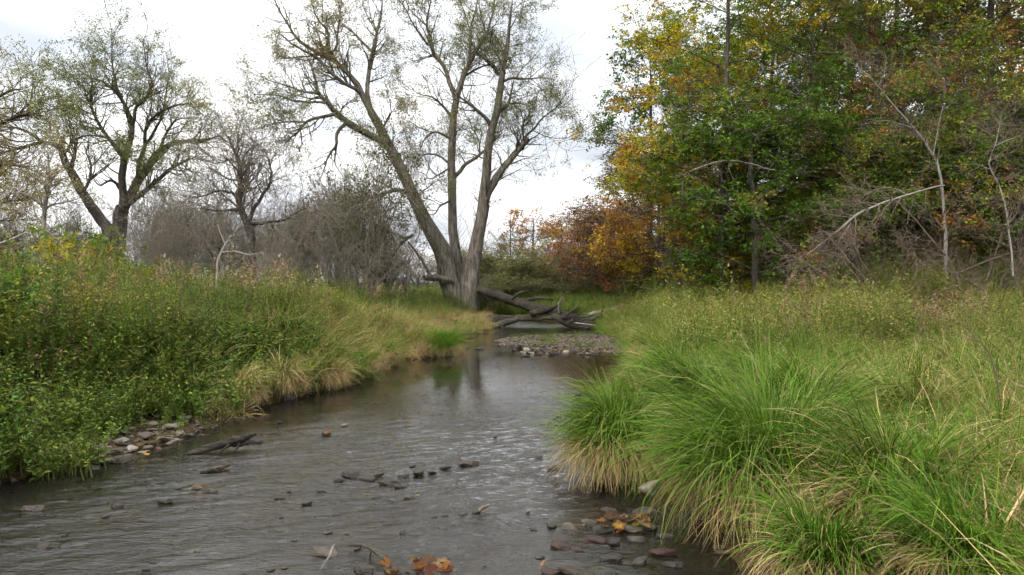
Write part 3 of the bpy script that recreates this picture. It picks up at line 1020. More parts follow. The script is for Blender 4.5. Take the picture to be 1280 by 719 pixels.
rs = random.Random(3)
SH = [bare_shrub_mesh(31, 2.9, 1.7, 16), bare_shrub_mesh(32, 2.6, 2.0, 18, up=.02), bare_shrub_mesh(33, 3.2, 1.3, 14)]
OLIVE = palette([(0.07, 0.08, 0.03), (0.10, 0.105, 0.04), (0.13, 0.12, 0.05)], [3, 4, 2], seed=8)
SHL = bare_shrub_mesh(34, 3.0, 1.9, 18, n2=1000, n3=2400, twig=M_TWIG_G, nl=5000, colf=OLIVE, leaf=.08)
SHG = bare_shrub_mesh(35, 2.8, 1.9, 18, n2=1000, n3=2400, twig=M_TWIG_G, nl=15000, colf=palette([(0.08, 0.11, 0.03), (0.12, 0.14, 0.045), (0.16, 0.16, 0.06)], [3, 4, 2], seed=9), leaf=.11)


def place_shrub(px, Y, wpx, hpx_top, mesh, label, group=None, base_h=None):
    """shrub centred at column px, its top at photo row hpx_top"""
    x = (px - CX) / F_PX * Y
    z = hz(x, Y) if base_h is None else base_h
    top = CAMZ - (hpx_top - HOR) / F_PX * Y
    sx = wpx / F_PX * Y / 2.9
    sz = max(0.4, (top - z) / 2.9)
    return shrub('bare_shrub', mesh, (x, Y, z - .05), sx, rs.uniform(0, 6.28), label, 'shrub', group, sz)


G_BR = 'grey leafless brush behind the left bank'
place_shrub(456, 27, 115, 208, SHL, 'tall grey thicket with a few olive leaves on top, just left of the big willow', G_BR)
place_shrub(420, 29, 110, 232, SH[0], 'leafless grey thicket between the crooked bare tree and the big willow', G_BR)
place_shrub(492, 28, 90, 262, SH[1], 'low dense grey brush against the left side of the big willow trunk', G_BR)
place_shrub(440, 25, 90, 290, SH[1], 'low dark brush in front of the grey thicket, behind the grassy bank', G_BR)
for i_, (px, Y, w, tp, lb) in enumerate([
        (385, 31, 90, 262, 'grey leafless bush just right of the crooked bare tree'), (345, 33, 100, 268, 'pale leafless bush directly behind the crooked bare tree'),
        (290, 34, 100, 262, 'leafless bush filling the gap left of the crooked bare tree trunk'), (250, 31, 100, 240, 'tall hazy leafless bush between the round willow and the crooked tree'),
        (215, 33, 100, 236, 'tall hazy leafless bush under the right boughs of the round willow'), (185, 27, 80, 262, 'grey leafless bush right beside the round willow trunk'),
        (105, 31, 100, 262, 'leafless bush behind the leaning willow trunk'), (60, 32, 100, 268, 'leafless bush behind the slim hooked sapling'),
        (15, 30, 110, 262, 'leafless bush behind the left edge bushes, below the drooping crown'), (-30, 28, 110, 262, 'leafless bush cut off by the left edge of the view')]):
    place_shrub(px, Y, w, tp, SH[i_ % 3], lb, 'row of grey brush behind the left bank')
for i_, (px, Y, w, tp, lb) in enumerate([
        (235, 21, 70, 258, 'thin grey bush in the weeds left of the pale dead sapling'), (205, 20, 60, 272, 'small thin bush in the weeds right of the golden bush'),
        (350, 22, 70, 285, 'thin grey bush in the weeds right of the crooked bare tree'), (168, 19, 60, 275, 'thin grey bush rising behind the golden bush')]):
    place_shrub(px, Y, w, tp, SH[(i_ + 1) % 3], lb, 'thin grey bushes in the weeds')

BT = [o for o in COL.objects if o.name.startswith('bare_tree')][0]
for px, Y, rz, s, lb in [(235, 29, 1.4, .66, 'low bare tree with tangled grey twigs just right of the round willow'), (378, 31, 2.6, .72, 'low bare tree with tangled grey twigs right of the crooked one'), (425, 34, 4.0, .85, 'bare grey tree rising out of the thicket left of the big willow'), (345, 28, 5.6, .62, 'low gnarled bare tree right behind the crooked one'), (268, 27, 3.3, .6, 'low gnarled bare tree between the pale dead sapling and the crooked tree')]:
    x_ = (px - CX) / F_PX * Y
    r_ = BT.copy()
    COL.objects.link(r_)
    r_.location = (x_, Y, .4)
    r_.rotation_euler = (0, 0, rz)
    r_.scale = (s, s, s)
    tag(r_, lb, 'tree', 'bare trees behind the left bank')
    copy_parts(BT, r_)
# far side of the stream, beyond the fallen logs
place_shrub(628, 40, 90, 318, SHG, 'olive green willow bush right behind the big willow trunk, beyond the logs')
place_shrub(662, 41, 80, 326, SHG, 'olive green willow bush straight above the fallen log')
place_shrub(694, 40, 70, 338, SHG, 'lower olive green willow bush between the logs and the red trees')
place_shrub(612, 36, 70, 346, SHG, 'low green brush on the far bank right beside the willow trunk')
place_shrub(650, 38, 80, 352, SHL, 'low grey green brush on the far bank above the middle of the fallen trunk')
place_shrub(690, 37, 70, 354, SHG, 'low green brush on the far bank above the root end')
place_shrub(728, 38, 70, 350, SHL, 'low brownish brush on the far bank below the coppery red tree')
place_shrub(600, 44, 90, 312, SHL, 'sparse olive bush seen through the gap right of the willow stems')
for i_, (px, Y, w, tp, lb) in enumerate([
        (712, 50, 70, 305, 'far grey bush left of the coppery red tree'), (738, 46, 80, 300, 'far grey bush behind the coppery red tree'), (705, 62, 70, 318, 'far hazy bush under the nearly bare tree'),
        (680, 66, 80, 322, 'far hazy bush between the golden tree and the nearly bare one'), (640, 64, 90, 324, 'far hazy bush under the thin bare tree'), (600, 66, 90, 322, 'far hazy bush just right of the willow stems'),
        (560, 60, 90, 318, 'far hazy bush seen between the willow stems'), (520, 58, 90, 312, 'far hazy bush left of the willow trunk, behind its dead limb'), (480, 55, 90, 312, 'far hazy bush behind the low dense brush')]):
    place_shrub(px, Y, w, tp, SH[i_ % 3], lb, 'far grey bushes')

# ------------------------------------------------------------------ forest trees
G_, YG, YE, OR, RD, BR = (0.10, 0.16, 0.030), (0.22, 0.245, 0.042), (0.42, 0.32, 0.05), (0.31, 0.17, 0.055), (0.26, 0.085, 0.05), (0.16, 0.10, 0.055)
DG = (0.06, 0.11, 0.018)


def forest_tree(name, px, Y, h, spread_, seed, colf, label, nl=24000, bole=.18, bark=None, twig=None, lean=(0, 0), nlimb=26, leaf=.10, low=.12, flat=.45, n2=1500, n3=3200, cat='tree', group='trees of the wood on the right slope', wid=.66, thin=.36, l1=(.5, 1.5), side=None, rmn=(.014, .009, .006), x=None, twigk=.3):
    rng = np.random.default_rng(seed)
    x = (px - CX) / F_PX * Y if x is None else x
    z = hz(x, Y)
    base = np.array([x, Y, z - .1])
    root = empty(name, base, label, cat, group)
    zz_ = np.linspace(0, 1, 14)
    tr_ = np.stack([lean[0] * zz_ ** 1.5 + np.cumsum(rng.normal(0, .04, 14)), lean[1] * zz_ ** 1.5 + np.cumsum(rng.normal(0, .04, 14)), h * zz_], 1)
    tr_[0] = 0
    rad = bole * (1 - zz_) ** .8 + .015
    rad[0] *= 1.35
    V, Q = tubes(tr_[None], rad[None], 10, rng, .05)
    put('trunk', mesh_data('trunk', V, Q, None, [bark or M_BARK_D], None, None, True), root)
    # limbs: lower ones reach out flat, upper ones rise
    k = np.sort(rng.uniform(low, .96, nlimb))
    Pl, Rl = [], []
    for j, t_ in enumerate(k):
        i = t_ * 13
        i0 = int(i)
        p0 = tr_[i0] * (1 - i + i0) + tr_[min(13, i0 + 1)] * (i - i0)
        az = j * 2.4 + rng.normal(0, .5)
        ln_ = spread_ * (1 - .42 * max(0, t_ - .25) / .75) * rng.uniform(.7, 1.15)
        d = np.array([math.cos(az), math.sin(az), 0])
        if side is not None:
            d = d + np.array(side) * .5
            d /= np.linalg.norm(d)
        rise = rng.uniform(.05, .45) + .6 * t_ ** 2
        s_ = np.linspace(0, 1, 10)[:, None]
        pts = p0 + d * ln_ * s_ + np.array([0, 0, 1]) * ln_ * rise * (s_ - .28 * s_ ** 2.2)
        pts = pts + np.cumsum(rng.normal(0, .035, (10, 3)), 0) * s_
        Pl.append(pts)
        Rl.append(np.maximum(.3 * bole * (1.1 - t_) * (1 - .85 * s_[:, 0]) + .008, .008))
    Pl, Rl = np.array(Pl), np.array(Rl)
    V, Q = tubes(Pl, Rl, 5)
    put('limbs', mesh_data('limbs', V, Q, None, [bark or M_BARK_D], None, None, True), root)['kind'] = 'stuff'
    s1, r1 = sprout(rng, Pl, Rl, nlimb * 9, (.2, 1), (30, 70), l1, rf=.5, rmin=rmn[0], nseg=5, up=.02, wig=.14, flat=flat)
    s2, r2 = sprout(rng, s1, r1, n2, (.15, 1), (25, 65), (.35, .9), rf=.6, rmin=rmn[1], nseg=3, up=.0, wig=.14, flat=flat)
    s3, r3 = sprout(rng, s2, r2, n3, (.15, 1), (20, 60), (.2, .5), rf=.7, rmin=rmn[2], nseg=2, up=-.02, wig=.14, flat=flat)
    g = Geo()
    kt = twigk
    for p_, r_, kk in ((s1, r1, 3), (s2[:int(len(s2) * kt)], r2[:int(len(s2) * kt)], 3), (s3[:int(len(s3) * kt)], r3[:int(len(s3) * kt)], 3)):
        V, Q = tubes(p_, r_, kk)
        g.add(V, Q)
    tw = put('crown', g.mesh('twigs', [twig or M_TWIG_W], True), root)
    if nl:
        dens = fbm(s3[:, 0, 0] * .8 + seed, s3[:, 0, 2] * .8 + s3[:, 0, 1] * .4, 2)
        sl = s3[dens > thin]
        V, Q, C = leaves(rng, sl, nl, leaf, wid, colf, droop=.22, flat=.55, scat=.05)
        put('leaves', Geo().add(V, Q, None, C).mesh('crown', [M_LEAF]), tw)
    return root


def left_bias(x0, k=.16):
    return lambda p: np.clip(-(p[:, 0] - x0) * k, -.3, .45)


forest_tree('maple_tree', 905, 27, 15, 4.0, 101, palette([DG, G_, YG, (0.34, 0.29, 0.035), YE, OR], [1.2, 3.4, 4, 3.4, 3, .8], seed=1, freq=.45, bias=left_bias(-.4, .13)), 'tall maple at the wood edge turning from green to yellow on its stream side', nl=44000, leaf=.092, bole=.11, nlimb=36, low=.10, n2=2000, n3=4300)
forest_tree('maple_tree', 1010, 28, 15, 3.9, 102, palette([DG, G_, (0.13, 0.205, 0.032), YG, YE], [2, 4, 4, 3, 1.2], seed=2, freq=.5), 'bright green maple right of the yellow edged one', nl=42000, leaf=.092, bole=.11, nlimb=34, low=.10, n2=1900, n3=4000)
forest_tree('maple_tree', 945, 25, 7.5, 2.6, 103, palette([DG, G_, YG, BR], [4, 5, 2, 1], seed=3, freq=.7), 'small dark trunked green tree in front of the tall yellow edged maple', nl=18000, leaf=.11, bole=.12, nlimb=22, low=.18, n2=1100, n3=2300)
forest_tree('maple_tree', 860, 29, 6.5, 2.4, 104, palette([G_, YG, YE, (0.44, 0.36, 0.04), OR], [2, 4, 4, 3, .4], seed=4, freq=.6), 'low golden yellow tree under the tall maple, above the meadow', nl=15000, bole=.10, nlimb=22, low=.10, n2=1000, n3=2200)
forest_tree('beech_tree', 1085, 30, 14, 3.6, 105, palette([DG, G_, YG, (0.22, 0.17, 0.04), OR, BR], [2, 5, 4, 2, .8, 1], seed=5, freq=.6), 'thinning green and russet tree behind the leaning dead tree', nl=26000, leaf=.098, bole=.13, nlimb=30, low=.16, n2=1700, n3=3600, thin=.35)
forest_tree('maple_tree', 1163, 31, 17, 3.4, 106, palette([G_, YG, YE, OR, BR, (0.25, 0.09, 0.05)], [1.5, 3, 2, 2, 2.5, 1.5], seed=6, freq=.6), 'tall grey trunked tree with yellow and orange leaves at the top right', nl=22000, bole=.30, bark=M_BARK_G, nlimb=28, low=.22, n2=1600, n3=3400, thin=.35)
forest_tree('maple_tree', 1238, 28, 15, 3.6, 107, palette([DG, G_, YG, YE, OR, BR], [1.5, 3, 3.5, 2, 2, 2], seed=7, freq=.6), 'yellow green tree with orange flecks filling the upper right corner', nl=36000, leaf=.098, bole=.15, bark=M_BARK_D, nlimb=32, low=.12, n2=1800, n3=3800)
forest_tree('beech_tree', 1120, 25.5, 6.5, 2.5, 108, palette([DG, G_, YG, BR, OR], [3, 5, 2, 1.5, .7], seed=8, freq=.7), 'low green understory tree behind the arching pale branch', nl=14000, bole=.09, nlimb=22, low=.10, n2=1000, n3=2200)
forest_tree('beech_tree', 1205, 24.5, 6.0, 2.4, 109, palette([DG, G_, YG, BR], [3, 4, 2, 1.5], seed=9, freq=.7), 'low dark green understory tree behind the bare shrubs on the right', nl=12000, bole=.09, nlimb=22, low=.10, n2=1000, n3=2200)
forest_tree('maple_tree', 1300, 26, 12, 3.3, 110, palette([DG, G_, YG, OR], [2, 4, 3, 1.2], seed=10, freq=.6), 'green and orange tree cut off by the right edge of the view', nl=20000, leaf=.098, bole=.15, nlimb=28, low=.12)
# back rows: the same kinds of tree, turned and sized differently
def copy_tree(src, px, Y, rz, s, label, sz=None):
    x = (px - CX) / F_PX * Y
    r = src.copy()
    COL.objects.link(r)
    r.location = (x, Y, hz(x, Y) - .1)
    r.rotation_euler = (0, 0, rz)
    r.scale = (s, s, sz or s)
    r['label'] = label
    copy_parts(src, r)
    return r


FT = [o for o in COL.objects if o.get('group') == 'trees of the wood on the right slope']
for a in [(1, 968, 34, 1.9, 1.05, 'shaded green tree in the second row, between the yellow edged and the bright green maple'),
          (4, 1062, 36, 2.3, 1.1, 'russet and green tree deep in the wood behind the bright green maple'),
          (5, 1215, 37, .9, 1.05, 'orange flecked tree high on the slope behind the upper right corner tree'),
          (0, 885, 38, 2.8, .85, 'olive and yellow tree behind the tall maple, nearer the stream bend'),
          (6, 1120, 35, 3.5, 1.0, 'yellow green tree behind the thinning russet one'),
          (4, 930, 42, 4.4, 1.0, 'far russet tree filling the gap behind the tall yellow edged maple'),
          (6, 1020, 44, 1.2, 1.15, 'far yellow green tree high behind the bright green maple'),
          (1, 1165, 42, 5.2, 1.15, 'far green tree behind the tall grey trunk'),
          (4, 1270, 34, 3.1, 1.1, 'russet and green tree behind the right edge tree'),
          (2, 985, 29, 2.0, .95, 'dark green understory tree at the foot of the bright green maple'),
          (2, 1060, 27, 4.0, .85, 'dark green understory tree left of the leaning dead tree'),
          (7, 905, 31, 1.0, .9, 'low green understory tree in the shade behind the small dark trunked one'),
          (8, 1160, 27, 2.2, .95, 'low dark green understory tree right of the leaning dead tree'),
          (7, 1250, 25, 5.0, .9, 'low green understory tree behind the pale sapling'),
          (8, 1130, 23.5, 1.1, .75, 'low leafy tree right behind the wide bare shrub'),
          (7, 1215, 23, 3.3, .75, 'low leafy tree behind the tall bare grey shrub'),
          (8, 1275, 22, 4.1, .8, 'low leafy tree behind the twiggy shrub at the right edge'),
          (2, 1170, 24.5, .4, .6, 'small dark leafy tree behind the base of the leaning dead tree'),
          (7, 1070, 24.5, 2.9, .65, 'small leafy tree behind the low twiggy shrub'),
          (3, 835, 35, 2.4, .9, 'golden bush like tree between the russet trees and the tall maple'),
          (3, 815, 42, 1.4, 1.15, 'far golden tree above the russet ones')]:
    copy_tree(FT[a[0]], a[1], a[2], a[3], a[4], a[5])
# reddish trees by the bend
RED = palette([(0.13, 0.09, 0.06), BR, (0.19, 0.085, 0.05), RD, OR], [3, 3, 3, 2, 2], seed=15, freq=.5)
RUS = palette([(0.12, 0.08, 0.05), BR, OR, YE, (0.20, 0.085, 0.045)], [4, 4, 1.8, 1.4, 2], seed=16, freq=.5)
forest_tree('beech_tree', 752, 40, 3.9, 2.4, 115, RED, 'low coppery red tree above the meadow edge near the stream bend', twigk=.7, nl=11000, bole=.10, nlimb=22, low=.08, twig=M_TWIG_R, n2=1100, n3=2400, thin=.4, leaf=.12)
forest_tree('beech_tree', 790, 37, 5.4, 2.6, 116, RUS, 'russet half bare tree between the red tree and the yellow edged maple', twigk=.7, nl=9000, bole=.11, nlimb=26, low=.08, twig=M_TWIG_R, n2=1500, n3=3600, thin=.4, leaf=.11)
forest_tree('beech_tree', 822, 33, 6.5, 2.4, 117, RUS, 'brownish twiggy tree with rusty leaves at the left foot of the tall maple', twigk=.7, nl=7000, bole=.10, nlimb=24, low=.08, twig=M_TWIG_R, n2=1400, n3=3200, thin=.4, leaf=.10)
forest_tree('beech_tree', 765, 48, 4.8, 2.5, 118, RUS, 'thin rusty tree farther back above the red one', twigk=.7, nl=7000, bole=.11, nlimb=24, low=.15, twig=M_TWIG_R, n2=1400, n3=3200, thin=.42, leaf=.13)
forest_tree('pine_tree', 812, 40, 13, 2.2, 119, palette([DG, G_, (0.05, 0.075, 0.03), YE], [4, 4, 2, 1.2], seed=17), 'slender dark green tree showing at the wood edge left of the tall maple', nl=14000, bole=.14, nlimb=30, low=.35, leaf=.13)
# far pair by the bend
forest_tree('maple_tree', 666, 62, 6.2, 1.9, 120, palette([YG, YE, (0.36, 0.20, 0.05), OR], [1, 3, 4, 2], seed=18), 'far golden orange tree above the fallen log', nl=5200, bole=.13, nlimb=20, low=.3, leaf=.16, group=None, n2=700, n3=1400, thin=.35)
forest_tree('bare_tree', 700, 60, 5.8, 1.9, 121, palette([YG, YE, (0.3, 0.2, 0.08)], [2, 3, 2], seed=19), 'far nearly bare tree with few orange leaves right of the golden one', nl=900, bole=.12, nlimb=16, low=.3, leaf=.16, group=None, n2=600, n3=1300, flat=.1)
forest_tree('bare_tree', 640, 58, 6.0, .9, 122, OLIVE, 'far thin bare tree left of the golden one', nl=350, bole=.06, nlimb=12, low=.35, leaf=.16, group=None, n2=200, n3=400, flat=.1)
forest_tree('beech_tree', 730, 64, 5.5, 2.6, 123, RUS, 'far brownish tree between the golden tree and the red one', nl=3500, bole=.12, nlimb=22, low=.1, leaf=.16, group=None, twig=M_TWIG_R, thin=.4)


# ------------------------------------------------------------------ dead wood in front of the wood
def thin(traced, k):
    return [(nm, [[*q[:3], q[3] * k] for q in pts]) for nm, pts in traced]


def dead_tree(label, traced, mat, seed, n=(40, 160, 300), l1=(.3, 1.0), l2=(.2, .6), name='dead_tree', twig=None, up=.03, cat='dead tree', leafn=0):
    rng = np.random.default_rng(seed)
    traced = thin(traced, .72)
    base = np.array(traced[0][1][0][:3])
    root = empty(name, base, label, cat)
    Pb, Rb = limb_objects(root, traced, mat, rng, 8, .05, base, jit=.25)
    crown_from(root, base, Pb, Rb, rng, n[0], n[1], n[2], leafn, OLIVE, l1=l1, l2=l2, l3=(.12, .35), twig=twig or M_TWIG_R, up=up, rmn=(.007, .005, .0036), t1=(.1, 1))
    return root


Yd = 21.0
dead_tree('pale leaning dead tree arching up to the left in front of the wood',
          [tr(Yd, [(1184, 362, .06), (1182, 310, .068), (1180, 260, .06), (1175, 218, .052), (1166, 194, .046), (1149, 170, .04), (1133, 152, .036), (1114, 129, .03), (1096, 107, .025), (1072, 84, .018), (1046, 70, .008)], 'trunk', .8),
           tr(Yd + .5, [(1098, 110, .016), (1104, 92, .012), (1108, 74, .006)]),
           tr(Yd + .2, [(1166, 194, .02), (1172, 160, .016), (1178, 130, .011), (1180, 100, .006)], dY=.5),
           tr(Yd + .3, [(1140, 160, .018), (1110, 152, .014), (1080, 150, .008)], dY=-.4)], M_BARK_G, 201, (60, 260, 420))
Yd = 19.0
dead_tree('whitish fallen forked branch arching down to the meadow before the wood',
          [tr(Yd, [(1180, 232, .03), (1166, 235, .034), (1131, 245, .04), (1098, 256, .046), (1072, 268, .05), (1052, 286, .036), (1024, 307, .024), (1006, 320, .012)], 'bough', -.5),
           tr(Yd - .3, [(1072, 268, .036), (1063, 279, .03), (1052, 298, .022), (1044, 312, .012)], 'bough'),
           tr(Yd, [(1135, 244, .02), (1118, 236, .016), (1098, 236, .012), (1080, 244, .006)], dY=.3)], M_BARK_G, 202, (60, 260, 420), name='dead_branch', cat='branch', up=-.02)
Yd = 17.5
dead_tree('pale crooked dead sapling at the right edge above the meadow',
          [tr(Yd, [(1266, 345, .028), (1262, 296, .026), (1255, 255, .023), (1247, 229, .02), (1238, 213, .018), (1236, 200, .016), (1243, 183, .013), (1249, 154, .006)], 'trunk'),
           tr(Yd, [(1237, 212, .012), (1222, 206, .01), (1204, 206, .005)], dY=-.3),
           tr(Yd, [(1243, 183, .01), (1258, 176, .008), (1278, 168, .005)], dY=.3)], M_BARK_P, 203, (46, 200, 320))
Yd = 24.0
dead_tree('bare lichen grey bough drooping before the small dark trunked tree',
          [tr(Yd, [(968, 213, .03), (958, 211, .03), (943, 206, .028), (913, 201, .026), (894, 203, .022), (870, 211, .016), (856, 217, .009)], 'bough', -.6),
           tr(Yd - .3, [(912, 201, .014), (911, 212, .011), (918, 226, .006)]),
           tr(Yd - .4, [(895, 203, .012), (896, 214, .007)]),
           tr(Yd - .6, [(856, 216, .01), (853, 232, .007), (852, 244, .004)])], M_BARK_P, 204, (14, 40, 60), l1=(.15, .45), l2=(.1, .3), name='dead_branch', cat='branch', up=-.08)
SHR = bare_shrub_mesh(36, 2.4, 3.4, 6, n1=70, n2=330, n3=650, twig=M_TWIG_R, up=-.03, rmn=(.008, .005, .0036))
SHQ = bare_shrub_mesh(39, 2.3, 3.4, 6, n1=60, n2=280, n3=520, twig=M_TWIG_R, up=-.02, rmn=(.008, .005, .0036))
for i_, (px, Y, w, tp, lb) in enumerate([(1130, 21.5, 150, 238, 'wide bare grey shrub behind the whitish fallen branch'), (1225, 20, 150, 205, 'tall bare grey shrub between the leaning dead tree and the pale sapling'), (1100, 20, 110, 290, 'low twiggy shrub under the whitish fallen branch'), (1285, 18, 110, 250, 'twiggy grey shrub cut off by the right edge'), (1020, 23, 110, 250, 'thin bare shrub at the foot of the bright green maple'), (880, 27, 70, 312, 'small brown brush at the foot of the tall maple')]):
    x_ = (px - CX) / F_PX * Y
    place_shrub(px, Y, w, tp, SHR if i_ % 2 == 0 else SHQ, lb, 'bare shrubs along the wood edge')
# ================================================================== fallen logs beyond the gravel bar
def tube_obj(name, seq, mat, parent=None, base=(0, 0, 0), sides=12, rough=.09, seed=0, n=18, jit=.12, cap=True):
    rng = np.random.default_rng(seed)
    q = resample(seq, n, rng, jit)
    V, Q = tubes(q[None, :, :3], q[None, :, 3], sides, rng, rough)
    tris = None
    if cap:
        k = len(V)
        V = np.concatenate([V, q[:1, :3], q[-1:, :3]])
        j = np.arange(sides)
        j2 = (j + 1) % sides
        o2 = (n - 1) * sides
        tris = np.concatenate([np.stack([j2, j, np.full(sides, k)], 1), np.stack([o2 + j, o2 + j2, np.full(sides, k + 1)], 1)])
    return put(name, mesh_data(name, V - np.asarray(base), Q, tris, [mat], None, None, True), parent)


def build_logs():
    b = P(735, 408, 27.0)
    root = empty('fallen_tree', b, 'dark fallen trunk sloping from the big willow to its root end behind the gravel', 'fallen tree')
    t = tr(30.0, [(588, 358, .14), (600, 362, .15), (612, 366, .155), (630, 372, .16), (650, 379, .17), (670, 385, .19), (690, 392, .21), (710, 399, .24), (728, 404, .27), (744, 408, .20)], 'trunk', -3.0)
    tube_obj('trunk', t[1], M_LOG, root, b, 14, .12, 1, 26)
    rng = np.random.default_rng(77)
    # splintered upper side and side boughs
    for k, sq in enumerate([
            [(655, 378, .09), (668, 373, .07), (682, 373, .05), (692, 375, .03)],
            [(700, 396, .13), (722, 398, .12), (742, 402, .10), (756, 405, .06)],
            [(640, 374, .06), (650, 366, .04), (662, 364, .012)],
            [(664, 392, .12), (680, 388, .10), (694, 384, .05), (700, 378, .015)],
            [(699, 392, .05), (699, 380, .04), (703, 371, .012)],
            [(705, 398, .05), (716, 388, .035), (726, 384, .01)]]):
        t = tr(28.6 - .25 * k, sq, 'bough', -.3)
        tube_obj('bough', t[1], M_LOG if k != 4 else M_BARK_G, root, b, 8, .1, k + 5, 10)
    for k in range(16):
        a = rng.uniform(0, 6.28)
        l = rng.uniform(.35, .85)
        p0 = P(736, 405, 27.2) + rng.normal(0, .06, 3)
        d = np.array([.55 + .3 * math.cos(a), .6 * math.sin(a) - .2, .55 * math.sin(a * 1.7 + 1)])
        p1, p2 = p0 + d * l * .5, p0 + d * l + rng.normal(0, .12, 3)
        p2[2] = max(p2[2], -.05)
        tube_obj('root', [[*p0, .09], [*p1, .05], [*p2, .012]], M_LOG, root, b, 6, .1, k + 30, 9)
    for k in range(30):                        # flood debris caught in the root end
        p0 = P(rng.uniform(700, 760), rng.uniform(398, 412), rng.uniform(26.6, 28.0))
        p0[2] = max(p0[2], .02)
        a = rng.uniform(-.7, .7) + (0 if rng.random() < .6 else 1.3)
        l = rng.uniform(.35, 1.1)
        dv = np.array([math.cos(a), rng.normal(0, .3), rng.uniform(-.12, .5)]) * l
        p1 = p0 + dv * .5 + rng.normal(0, .05, 3)
        tube_obj('debris_stick', [[*p0, .03], [*p1, .024], [*(p0 + dv), .008]], [M_LOG, M_LOG, M_BARK_G][k % 3], root, b, 5, .1, k + 90, 8)
    b2 = P(612, 402, 28.2)
    root = empty('fallen_log', b2, 'low dark log lying level across the stream under the sloping fallen trunk', 'log')
    t = tr(28.3, [(609, 400, .17), (630, 399.5, .15), (652, 398, .13), (676, 397, .115), (704, 395, .08)], 'trunk', -.5)
    tube_obj('trunk', t[1], M_LOG, root, b2, 12, .12, 60, 20)
    t = tr(27.6, [(612, 410, .15), (622, 407, .13), (634, 403, .12), (648, 399, .09)], 'bough', .2)
    tube_obj('bough', t[1], M_LOG, root, b2, 9, .12, 61, 12)
    for k, sq in enumerate([[(626, 404, .05), (628, 410, .04), (627, 416, .02)], [(612, 404, .10), (610, 412, .08), (609, 419, .05)]]):
        t = tr(27.5, sq, 'root')
        tube_obj('root', t[1], M_LOG, root, b2, 7, .12, 70 + k, 8)
    b3 = P(745, 393, 29.0)
    t = tr(29.0, [(738, 394, .10), (750, 391, .10), (764, 387, .085), (780, 381, .05)], 'trunk', 1.0)
    o = tube_obj('fallen_log', t[1], M_BARK_P, None, b3, 10, .08, 80, 14)
    o.location = b3
    tag(o, 'pale weathered log lying on the grass right of the root end of the fallen trunk', 'log')


build_logs()


# ================================================================== stones
def stone_mesh(seed, sub=2, sc=(1, .72, .34), mat=None, cuts=15):
    rng = np.random.default_rng(seed)
    import bmesh
    bm = bmesh.new()
    bmesh.ops.create_icosphere(bm, subdivisions=sub, radius=1)
    V = np.array([v.co[:] for v in bm.verts])
    T = np.array([[v.index for v in f.verts] for f in bm.faces])
    bm.free()
    for k in range(cuts):
        nn = nrm(rng.normal(0, 1, 3) * np.array([1, 1, .8]))
        d = rng.uniform(.45, .8)
        V = V - np.maximum(0, V @ nn - d)[:, None] * nn
    V[:, 2] = np.clip(V[:, 2], -.5, .42 + .14 * V[:, 0] + .06 * V[:, 1])
    V = V * np.array(sc) * .55 + rng.normal(0, .008, V.shape)
    return mesh_data('stone', V, None, T, [mat or M_STONE], None, None, False)


ST = [stone_mesh(300 + k, 3, (1, rnd, th)) for k, (rnd, th) in enumerate([(.72, .30), (.6, .36), (.85, .28), (.7, .45), (.5, .32), (.8, .38)])]


def stone(px, py, wpx, k, mat, label, group=None, sink=.35, rot=None, th=1.0, z=None, tilt=.18):
    x, y = W(px, py)
    s = wpx / F_PX * y
    o = put('stone', ST[k % len(ST)], None, (x, y, 0), (rs.uniform(-tilt, tilt), rs.uniform(-tilt, tilt), rs.uniform(-.5, .5) if rot is None else rot), (s, s, s * th))
    o.location.z = s * .14 * th * (1.05 - 1.5 * sink) if z is None else z
    o.material_slots[0].link = 'OBJECT'
    o.material_slots[0].material = mat
    return tag(o, label, 'stone', group)


